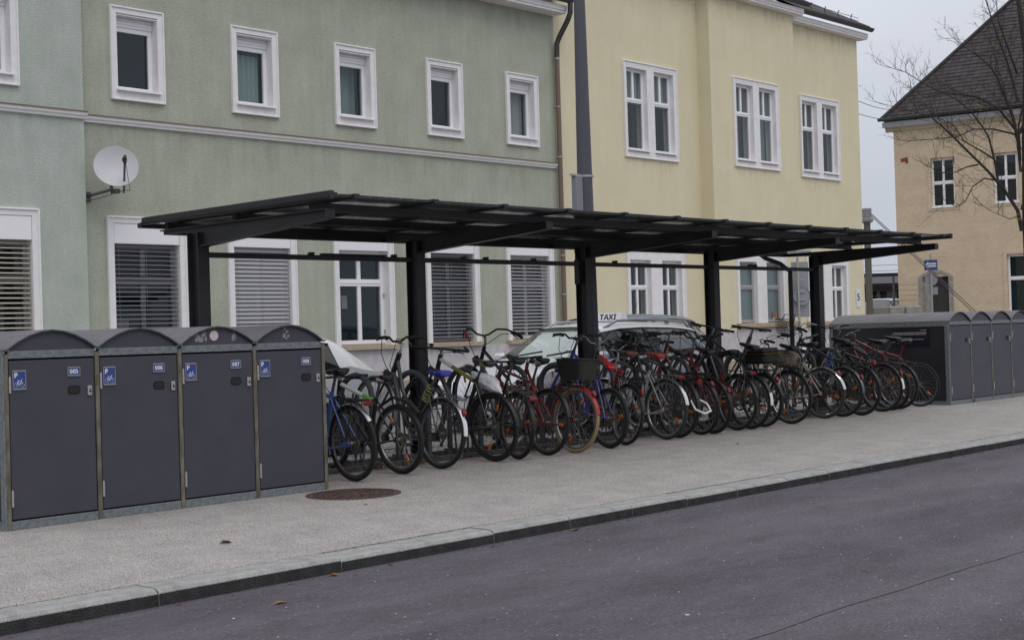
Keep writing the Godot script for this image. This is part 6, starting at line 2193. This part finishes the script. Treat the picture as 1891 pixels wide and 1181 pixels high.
# ---------------------------------------------------------------- tan corner building with slate roof
func cross_window(bld: Node3D, x0: float, x1: float, y0: float, y1: float, transom: float, low_split := true) -> Rect2:
	var w := group_part(bld, "window")
	var s := MB.new()
	ring_bars(s, x0 - 0.16, x1 + 0.16, y0 - 0.14, y1 + 0.16, 0.15, -0.02, 0.025, true, 0.006)
	part(w, "surround", s, M.tan_plaster)
	sash(w, x0, x1, y0, y1, -0.16, M.pvc, 0.085, transom, low_split, low_split, M.pane_glass)
	ledge(w, x0 - 0.04, x1 + 0.04, y0 + 0.01, -0.15, 0.06, 0.04, M.white_trim)
	room_box(w, x0, x1, y0, y1, -0.33, M.room_dark)
	return Rect2(x0, y0, x1 - x0, y1 - y0)


func build_tan() -> void:
	var t := thing("corner_house", "tan rendered house with steep slate hip roof behind the bare tree", "building", Vector3(53.27, 0, -28.06))
	var n := Vector3(0.978, 0, -0.208).normalized()
	t.transform.basis = Basis(Vector3(0.208, 0, 0.978).normalized(), Vector3.UP, -n)
	var hs := []
	hs.append(cross_window(t, 1.5, 2.46, 5.96, 7.99, 6.98))
	hs.append(cross_window(t, 4.0, 4.93, 5.96, 7.97, 6.98))
	hs.append(cross_window(t, 6.6, 7.5, 5.96, 7.97, 6.98))
	hs.append(cross_window(t, 4.42, 5.5, 1.35, 3.86, 2.9, false))
	hs.append(cross_window(t, 7.3, 8.4, 1.35, 3.86, 2.9, false))
	hs.append(Rect2(1.02, 0.1, 1.06, 3.0))
	part(t, "wall", wall_holes(0, 17, 0, 9.3, 0, hs), M.tan_plaster)
	var sw := MB.new()
	sw.span(Vector3(0.0, 0, -12.7), Vector3(0.3, 9.3, -0.002))
	sw.span(Vector3(0.3, 0, -12.7), Vector3(17, 9.3, -12.4))
	sw.span(Vector3(16.7, 0, -12.4), Vector3(17, 9.3, -0.002))
	part(t, "rear_walls", sw, M.tan_plaster)
	var dr := group_part(t, "door")
	var su := MB.new()
	su.span(Vector3(0.85, 0.1, -0.02), Vector3(1.02, 3.1, 0.05), 0.006)
	su.span(Vector3(2.08, 0.1, -0.02), Vector3(2.25, 3.1, 0.05), 0.006)
	var arch := PackedVector2Array()
	for k in 9: arch.append(Vector2(lerpf(0.85, 2.25, k / 8.0), 3.1 + 0.3 * sin(PI * k / 8.0)))
	for k in 9: arch.append(Vector2(lerpf(2.08, 1.02, k / 8.0), 3.1 + 0.16 * sin(PI * k / 8.0)))
	su.prism(arch, Vector3(0, 0, -0.02), Vector3.RIGHT, Vector3.UP, 0.07)
	part(dr, "surround", su, M.concrete)
	var lf := MB.new()
	lf.span(Vector3(1.02, 0.1, -0.3), Vector3(2.08, 3.27, -0.26))
	for x in [1.1, 1.6]:
		for y in [0.3, 1.6]: lf.span(Vector3(x, y, -0.26), Vector3(x + 0.4, y + 1.1, -0.24), 0.008)
	part(dr, "leaf", lf, M.room_dark)
	var pl := MB.new()
	pl.span(Vector3(1.02, 0.1, -0.24), Vector3(1.3, 2.9, -0.03))
	part(dr, "reveal", pl, M.concrete)
	var co := MB.new()
	co.prism(PackedVector2Array([Vector2(0, 9.25), Vector2(0.1, 9.27), Vector2(0.16, 9.4), Vector2(0.3, 9.44), Vector2(0.34, 9.6), Vector2(0, 9.62)]), Vector3(-0.3, 0, 0), Vector3(0, 0, 1), Vector3.UP, -17.4)
	part(t, "cornice", co, M.cornice_tan)
	part(t, "zinc_strip", slab(Vector3(-0.36, 9.42, 0.3), Vector3(17.4, 9.64, 0.36)), M.sign_back)
	part(t, "gutter", gutter_shape(-0.5, 17.4, 9.78, 0.46, 0.1), M.gutter)
	# roof
	var tp := 1.15
	var E := Vector3(-0.4, 9.72, 0.42)
	var rf := MB.new()
	var rid := 6.6
	var r0 := E + Vector3(rid, rid * tp, -rid)
	var r1 := Vector3(17.4 - rid, r0.y, r0.z)
	var E1 := Vector3(17.4, 9.72, 0.42)
	rf.quad(E, E1, r1, r0, Vector3(0, 1, 1))
	rf.flat(E, r0, Vector3(-0.4, 9.72, -12.8), Vector3(-1, 1, 0))
	rf.flat(E1, r1, Vector3(17.4, 9.72, -12.8), Vector3(1, 1, 0))
	rf.quad(Vector3(-0.4, 9.72, -12.8), Vector3(17.4, 9.72, -12.8), r1, r0, Vector3(0, 1, -1))
	rf.quad(E, E1, Vector3(17.4, 9.72, -12.8), Vector3(-0.4, 9.72, -12.8), Vector3(0, -1, 0))
	var roof := part(t, "roof", rf, M.slate)
	# overlapping slates
	rng.seed = 33
	var sl := MB.new()
	sl.tinted = true
	var up := Vector3(0, tp, -1).normalized()
	var nn := Vector3(0, 1, tp).normalized()
	var lenr := Vector3(0, rid * tp, -rid).length()
	var rows := 44
	for r in rows:
		var v := r / float(rows) * lenr
		var inset := v / lenr * rid
		var x := E.x + inset + (0.14 if r % 2 == 0 else 0.0)
		while x < 12.0 - 0.0:
			var w := 0.27
			var a := Vector3(x + 0.006, E.y, E.z) + up * v + nn * (0.03 + rng.randf() * 0.012)
			var b := a + Vector3(w - 0.012, 0, 0)
			var hgt := up * (lenr / rows * 1.25) - nn * 0.024
			var g := rng.randf_range(0.7, 1.25)
			sl.col = Color(0.04 * g, 0.033 * g, 0.0355 * g)
			sl.quad(a, b, b + hgt, a + hgt, nn)
			sl.quad(a - nn * 0.02, b - nn * 0.02, b, a, -up)
			x += w
	var sm := mat("slate_tiles", Color(1, 1, 1), 0.75)
	sm.vertex_color_use_as_albedo = true
	part(roof, "slates", sl, sm, "stuff")
	var hp := MB.new()
	hp.tube([E + Vector3(0, 0.04, 0), r0 + Vector3(0, 0.05, 0), r1 + Vector3(0, 0.05, 0)], 0.09, 8)
	part(roof, "hip_capping", hp, M.slate)
	var bp := MB.new()
	bp.box(Vector3(0.42, 8.05, 0.0), Vector3(0.3, 0.16, 0.02), 0.004, Basis(Vector3(0, 0, 1), 0.2))
	bp.box(Vector3(0.52, 7.95, 0.0), Vector3(0.12, 0.12, 0.018), 0.004, Basis(Vector3(0, 0, 1), 0.6))
	part(t, "bare_brick_patch", bp, mat("bare_brick", lin(0.2, 0.06, 0.035), 0.9))


# ---------------------------------------------------------------- bare tree
func twig(m: MB, a: Vector3, dir: Vector3, length: float, r: float, depth: int, rg: RandomNumberGenerator, tips: Array) -> void:
	var pts := [a]
	var d := dir.normalized()
	var segs := 3
	for k in segs:
		d = (d + Vector3(rg.randfn(0, 0.16), rg.randfn(0.07, 0.13), rg.randfn(0, 0.16))).normalized()
		pts.append(pts[-1] + d * length / segs)
	m.tube(pts, [r, r * 0.8, r * 0.6, r * 0.4], 4 if depth < 2 else 5, false)
	tips.append(pts[-1])
	if depth <= 0: return
	for k in rg.randi_range(2, 4):
		var f := rg.randf_range(0.25, 1.0)
		var i := clampi(int(f * segs), 0, segs - 1)
		var p: Vector3 = pts[i].lerp(pts[i + 1], f * segs - i)
		var s := Vector3(rg.randfn(0, 1), rg.randfn(0.35, 0.7), rg.randfn(0, 1)).normalized()
		twig(m, p, d * 0.75 + s * 0.8, length * rg.randf_range(0.4, 0.75), r * 0.6, depth - 1, rg, tips)


func tree(label: String, at: Vector3, limbs: Array, seed_: int) -> void:
	var t := thing("bare_tree", label, "tree", at)
	var rg := RandomNumberGenerator.new()
	rg.seed = seed_
	var L := Vector3(-0.688, 0, -0.726)
	var A := Vector3(0.726, 0, -0.688)
	var tr := MB.new()
	tr.tube([Vector3(0, -0.05, 0), Vector3(0, 0.25, 0), L * 0.01 + Vector3(0, 1.5, 0), L * 0.03 + Vector3(0, 3.2, 0), L * 0.0 + Vector3(0, 4.8, 0), L * -0.06 + Vector3(0, 6.4, 0), L * 0.1 + Vector3(0, 7.8, 0), L * 0.3 + Vector3(0, 9.0, 0)], [0.17, 0.125, 0.11, 0.102, 0.085, 0.065, 0.04, 0.012], 14)
	part(t, "trunk", tr, M.bark)
	var tw := MB.new()
	var tips := []
	for l in limbs:
		var pts := []
		for k in range(0, l.p.size()):
			var q: Vector2 = l.p[k]
			pts.append(L * q.x + Vector3(0, q.y, 0) + A * l.d * (float(k) / l.p.size()))
		var rad := []
		for k in pts.size(): rad.append(lerpf(l.r * 0.72, 0.005, pow(k / float(pts.size() - 1), 0.8)))
		var m := MB.new()
		m.tube(pts, rad, 7)
		part(t, "limb", m, M.bark)
		var total := 0.0
		for k in pts.size() - 1:
			var seg: Vector3 = pts[k + 1] - pts[k]
			var n := int(ceil(seg.length() / 0.1))
			for j in n:
				total += seg.length() / n
				if total < 0.35: continue
				var p: Vector3 = pts[k] + seg * ((j + rg.randf()) / n)
				var s := Vector3(rg.randfn(0, 1), rg.randfn(0.45, 0.7), rg.randfn(0, 1)).normalized()
				twig(tw, p, seg.normalized() * 0.7 + s, rg.randf_range(0.22, 0.62), minf(0.0048, lerpf(l.r * 0.4, 0.004, k / float(pts.size()))), 2 if rg.randf() < 0.6 else 1, rg, tips)
		twig(tw, pts[-1], pts[-1] - pts[-2], 0.42, 0.005, 2, rg, tips)
	part(t, "crown", tw, M.bark, "stuff")
	var lv := MB.new()
	lv.tinted = true
	for k in 46:
		var q: Vector3 = tips[rg.randi() % tips.size()]
		leaf_shape(lv, q, rg.randf_range(0.03, 0.055), rg, Color(0.5, 0.36, 0.03) if k % 3 else Color(0.36, 0.24, 0.03))
	for c in [Vector2(0.1, 3.6), Vector2(0.28, 3.2), Vector2(1.0, 4.65), Vector2(0.9, 5.4)]:
		for k in 7:
			leaf_shape(lv, L * (c.x + rg.randfn(0, 0.06)) + Vector3(0, c.y + rg.randfn(0, 0.06), 0) - A * 0.1, rg.randf_range(0.03, 0.06), rg, Color(0.55, 0.42, 0.03))
	part(t, "last_leaves", lv, M.leaf, "stuff")


func build_tree() -> void:
	var f := func(list: Array) -> Array:
		var o := []
		for k in range(0, list.size(), 2): o.append(Vector2((1906.0 - list[k]) / 94.4, 1.28 + (601.0 - list[k + 1]) / 94.4))
		return o
	var limbs := [
		{"r": 0.06, "d": -0.4, "p": f.call([1892, 440, 1884, 402, 1858, 362, 1830, 330, 1795, 295, 1762, 262, 1740, 242, 1722, 228, 1690, 218, 1640, 205])},
		{"r": 0.035, "d": 0.6, "p": f.call([1852, 356, 1848, 310, 1840, 262, 1828, 238, 1812, 212, 1790, 190, 1760, 172, 1735, 158, 1700, 132, 1674, 122])},
		{"r": 0.05, "d": -0.5, "p": f.call([1893, 290, 1880, 230, 1860, 183, 1848, 156, 1831, 136, 1803, 115, 1772, 95])},
		{"r": 0.04, "d": 0.9, "p": f.call([1893, 262, 1862, 212, 1829, 187, 1795, 178, 1774, 173, 1740, 178, 1715, 158])},
		{"r": 0.03, "d": -0.8, "p": f.call([1889, 262, 1840, 252, 1800, 253, 1765, 268, 1720, 272, 1668, 276])},
		{"r": 0.024, "d": -0.7, "p": f.call([1852, 346, 1822, 342, 1796, 358, 1778, 386, 1760, 396, 1738, 388])},
		{"r": 0.016, "d": -0.3, "p": f.call([1886, 412, 1868, 418, 1848, 411, 1826, 402])},
		{"r": 0.04, "d": 0.5, "p": f.call([1893, 200, 1880, 130, 1862, 62, 1848, 0, 1838, -60])},
		{"r": 0.035, "d": -0.9, "p": f.call([1893, 150, 1868, 100, 1846, 60, 1835, 20])},
		{"r": 0.028, "d": 0.4, "p": f.call([1845, 306, 1825, 290, 1795, 270, 1780, 240, 1752, 222, 1720, 190])},
		{"r": 0.026, "d": -0.5, "p": f.call([1815, 315, 1790, 320, 1768, 330, 1740, 332, 1715, 322])},
		{"r": 0.05, "d": 0.3, "p": f.call([1893, 400, 1930, 340, 1980, 270, 2040, 200])},
		{"r": 0.05, "d": -0.4, "p": f.call([1893, 260, 1930, 190, 1970, 100, 2010, 20])},
		{"r": 0.04, "d": 1.4, "p": f.call([1893, 330, 1900, 250, 1890, 160, 1880, 60])},
		{"r": 0.04, "d": -1.4, "p": f.call([1893, 310, 1880, 250, 1895, 150, 1910, 40])},
	]
	tree("bare street tree with last yellow leaves at the right edge", Vector3(26.6, 0, -11.18), limbs, 7)


# ---------------------------------------------------------------- railway gap between the buildings
func build_station() -> void:
	var mast := thing("catenary_mast", "grey steel mast with clamp between the yellow and tan buildings", "mast", Vector3(42.45, 0.1, -23.45))
	var m := MB.new()
	m.box(Vector3(0, 2.5, 0), Vector3(0.19, 5.0, 0.19), 0.02, Basis(Vector3.UP, 0.8))
	part(mast, "shaft", m, M.mast_paint)
	var c := MB.new()
	c.box(Vector3(0, 4.82, 0), Vector3(0.27, 0.5, 0.27), 0.02, Basis(Vector3.UP, 0.8))
	c.box(Vector3(0, 4.66, 0), Vector3(0.4, 0.12, 0.34), 0.02, Basis(Vector3.UP, 0.8))
	part(mast, "head_clamp", c, M.box_grey)
	var g := MB.new()
	var top := Vector3(0.1, 4.9, 0.1)
	var foot := Vector3(2.5, 1.5, 2.55)
	for s in [0.0, 0.07]:
		g.rod(top + Vector3(0, -s, 0), top + (foot - top) * 1.4 + Vector3(0, -s * 2.0, 0), 0.016, 5)
	part(mast, "guy_wire", g, M.alloy_dull)
	for e in [[7.85, 10.2], [7.45, 9.8]]:
		var w := MB.new()
		var a := Vector3(35.95, e[0], -20.3)
		var b := Vector3(53.3, e[1], -28.1)
		var pts := []
		for k in 9:
			var t := k / 8.0
			pts.append(a.lerp(b, t) - Vector3(0, 0.08 * sin(PI * t), 0))
		w.tube(pts, 0.012, 4)
		tag(part(self, "overhead_wire", w, M.gutter), "thin cable strung from the yellow building across the sky, %s of two" % ["upper" if e[0] > 7.6 else "lower"], "cable", "cables across the gap")
	# low wall of pale blocks
	var lw := thing("low_wall", "low wall of pale layered blocks in the gap between the buildings", "wall", Vector3(46.9, 0.1, -25.6))
	lw.rotation.y = -0.8
	for k in 6:
		for j in 4:
			var b := MB.new()
			b.box(Vector3(-1.8 + k * 0.62, 0.28 + j * 0.43, (k % 2) * 0.05), Vector3(0.6, 0.4, 0.5), 0.05)
			part(lw, "block", b, M.concrete if k != 3 else M.room_light)
	# platform canopy
	var cp := thing("platform_canopy", "grey railway platform canopy with dark underside in the distance", "platform canopy", Vector3(72.9, 0.1, -39.3))
	cp.rotation.y = -0.82
	part(cp, "roof", slab(Vector3(-7, 3.35, -3), Vector3(7, 3.72, 3)), M.box_grey)
	part(cp, "soffit", slab(Vector3(-6.9, 3.0, -2.8), Vector3(6.9, 3.345, 2.6)), M.shelter_paint)
	for k in 5:
		part(cp, "column", slab(Vector3(-6.0 + k * 2.9, 0, -0.15), Vector3(-5.7 + k * 2.9, 3.0, 0.15)), M.shelter_paint)
	part(cp, "platform", slab(Vector3(-7, 0, -3), Vector3(7, 0.9, 2.6)), M.concrete)
	var tr := thing("railway_carriage", "dark railway carriage with pale windows standing under the canopy", "train", Vector3(75.3, 0.1, -41.9))
	tr.rotation.y = -0.82
	part(tr, "body", slab(Vector3(-9, 0.9, -1.4), Vector3(9, 4.1, 1.4)), M.solar_cell)
	for k in 10:
		part(tr, "window", slab(Vector3(-8.4 + k * 1.75, 2.1, 1.4), Vector3(-7.2 + k * 1.75, 3.0, 1.42)), M.sticker_pale)
	var fp := thing("fence", "dark wire mesh fence in front of the railway platform", "fence", Vector3(52.4, 0.1, -28.4))
	fp.rotation.y = -0.8
	for k in 4:
		part(fp, "post", slab(Vector3(-2.4 + k * 1.45, 0, -0.03), Vector3(-2.33 + k * 1.45, 3.1, 0.03)), M.gutter)
	var wr := MB.new()
	for k in 12: wr.rod(Vector3(-2.4, 0.3 + k * 0.22, 0), Vector3(2.0, 0.3 + k * 0.22, 0), 0.006, 4)
	part(fp, "wire", wr, M.gutter)
	for e in [[5.4, 0.015], [4.6, 0.012], [4.3, 0.012], [6.2, 0.012]]:
		var w := MB.new()
		w.tube([Vector3(52, e[0], -48), Vector3(66, e[0] - 0.3, -37), Vector3(80, e[0], -26)], e[1], 4)
		tag(part(self, "catenary_wire", w, M.gutter), "%s thin railway overhead wire seen in the gap between the buildings" % ["third", "fourth", "lowest", "topmost"][[5.4, 4.6, 4.3, 6.2].find(e[0])], "cable", "railway overhead wires")


func _ready() -> void:
	# camera: 26 degree lens, a little above knee height of a standing adult's chest, slightly rolled
	var cam := Camera3D.new()
	cam.name = "camera"
	var yaw := deg_to_rad(46.541)
	var pitch := deg_to_rad(0.562)
	var roll := deg_to_rad(-1.7235)
	var fw := Vector3(sin(yaw) * cos(pitch), sin(pitch), -cos(yaw) * cos(pitch))
	var rt := Vector3(cos(yaw), 0, sin(yaw))
	var up := rt.cross(fw)
	var r2 := rt * cos(roll) + up * sin(roll)
	var u2 := -rt * sin(roll) + up * cos(roll)
	cam.transform = Transform3D(Basis(r2, u2, -fw), Vector3(0, 1.28, 0))
	cam.fov = rad_to_deg(2.0 * atan(1181.0 / 2.0 / 2550.0))
	cam.near = 0.1
	cam.far = 900.0
	add_child(cam)
	cam.current = true
	# overcast sky
	var we := WorldEnvironment.new()
	we.name = "world_environment"
	var env := Environment.new()
	env.background_mode = Environment.BG_SKY
	var sky := Sky.new()
	sky.sky_material = overcast()
	env.sky = sky
	env.tonemap_mode = Environment.TONE_MAPPER_LINEAR
	env.tonemap_exposure = 1.0
	env.sdfgi_enabled = true
	env.ssao_enabled = true
	env.ssil_enabled = true
	we.environment = env
	add_child(we)
	var sun := DirectionalLight3D.new()
	sun.name = "sun"
	sun.light_energy = 0.2
	sun.light_color = Color(1.0, 0.97, 0.93)
	sun.light_angular_distance = 30.0
	sun.shadow_enabled = true
	sun.rotation_degrees = Vector3(-55, -20, 0)
	add_child(sun)
	make_materials()
	build_ground()
	build_buildings()
	build_tan()
	build_shelter()
	build_lockers()
	build_racks()
	build_pole_and_signs()
	build_cars()
	build_bicycles()
	build_tree()
	build_station()
	build_leaves()
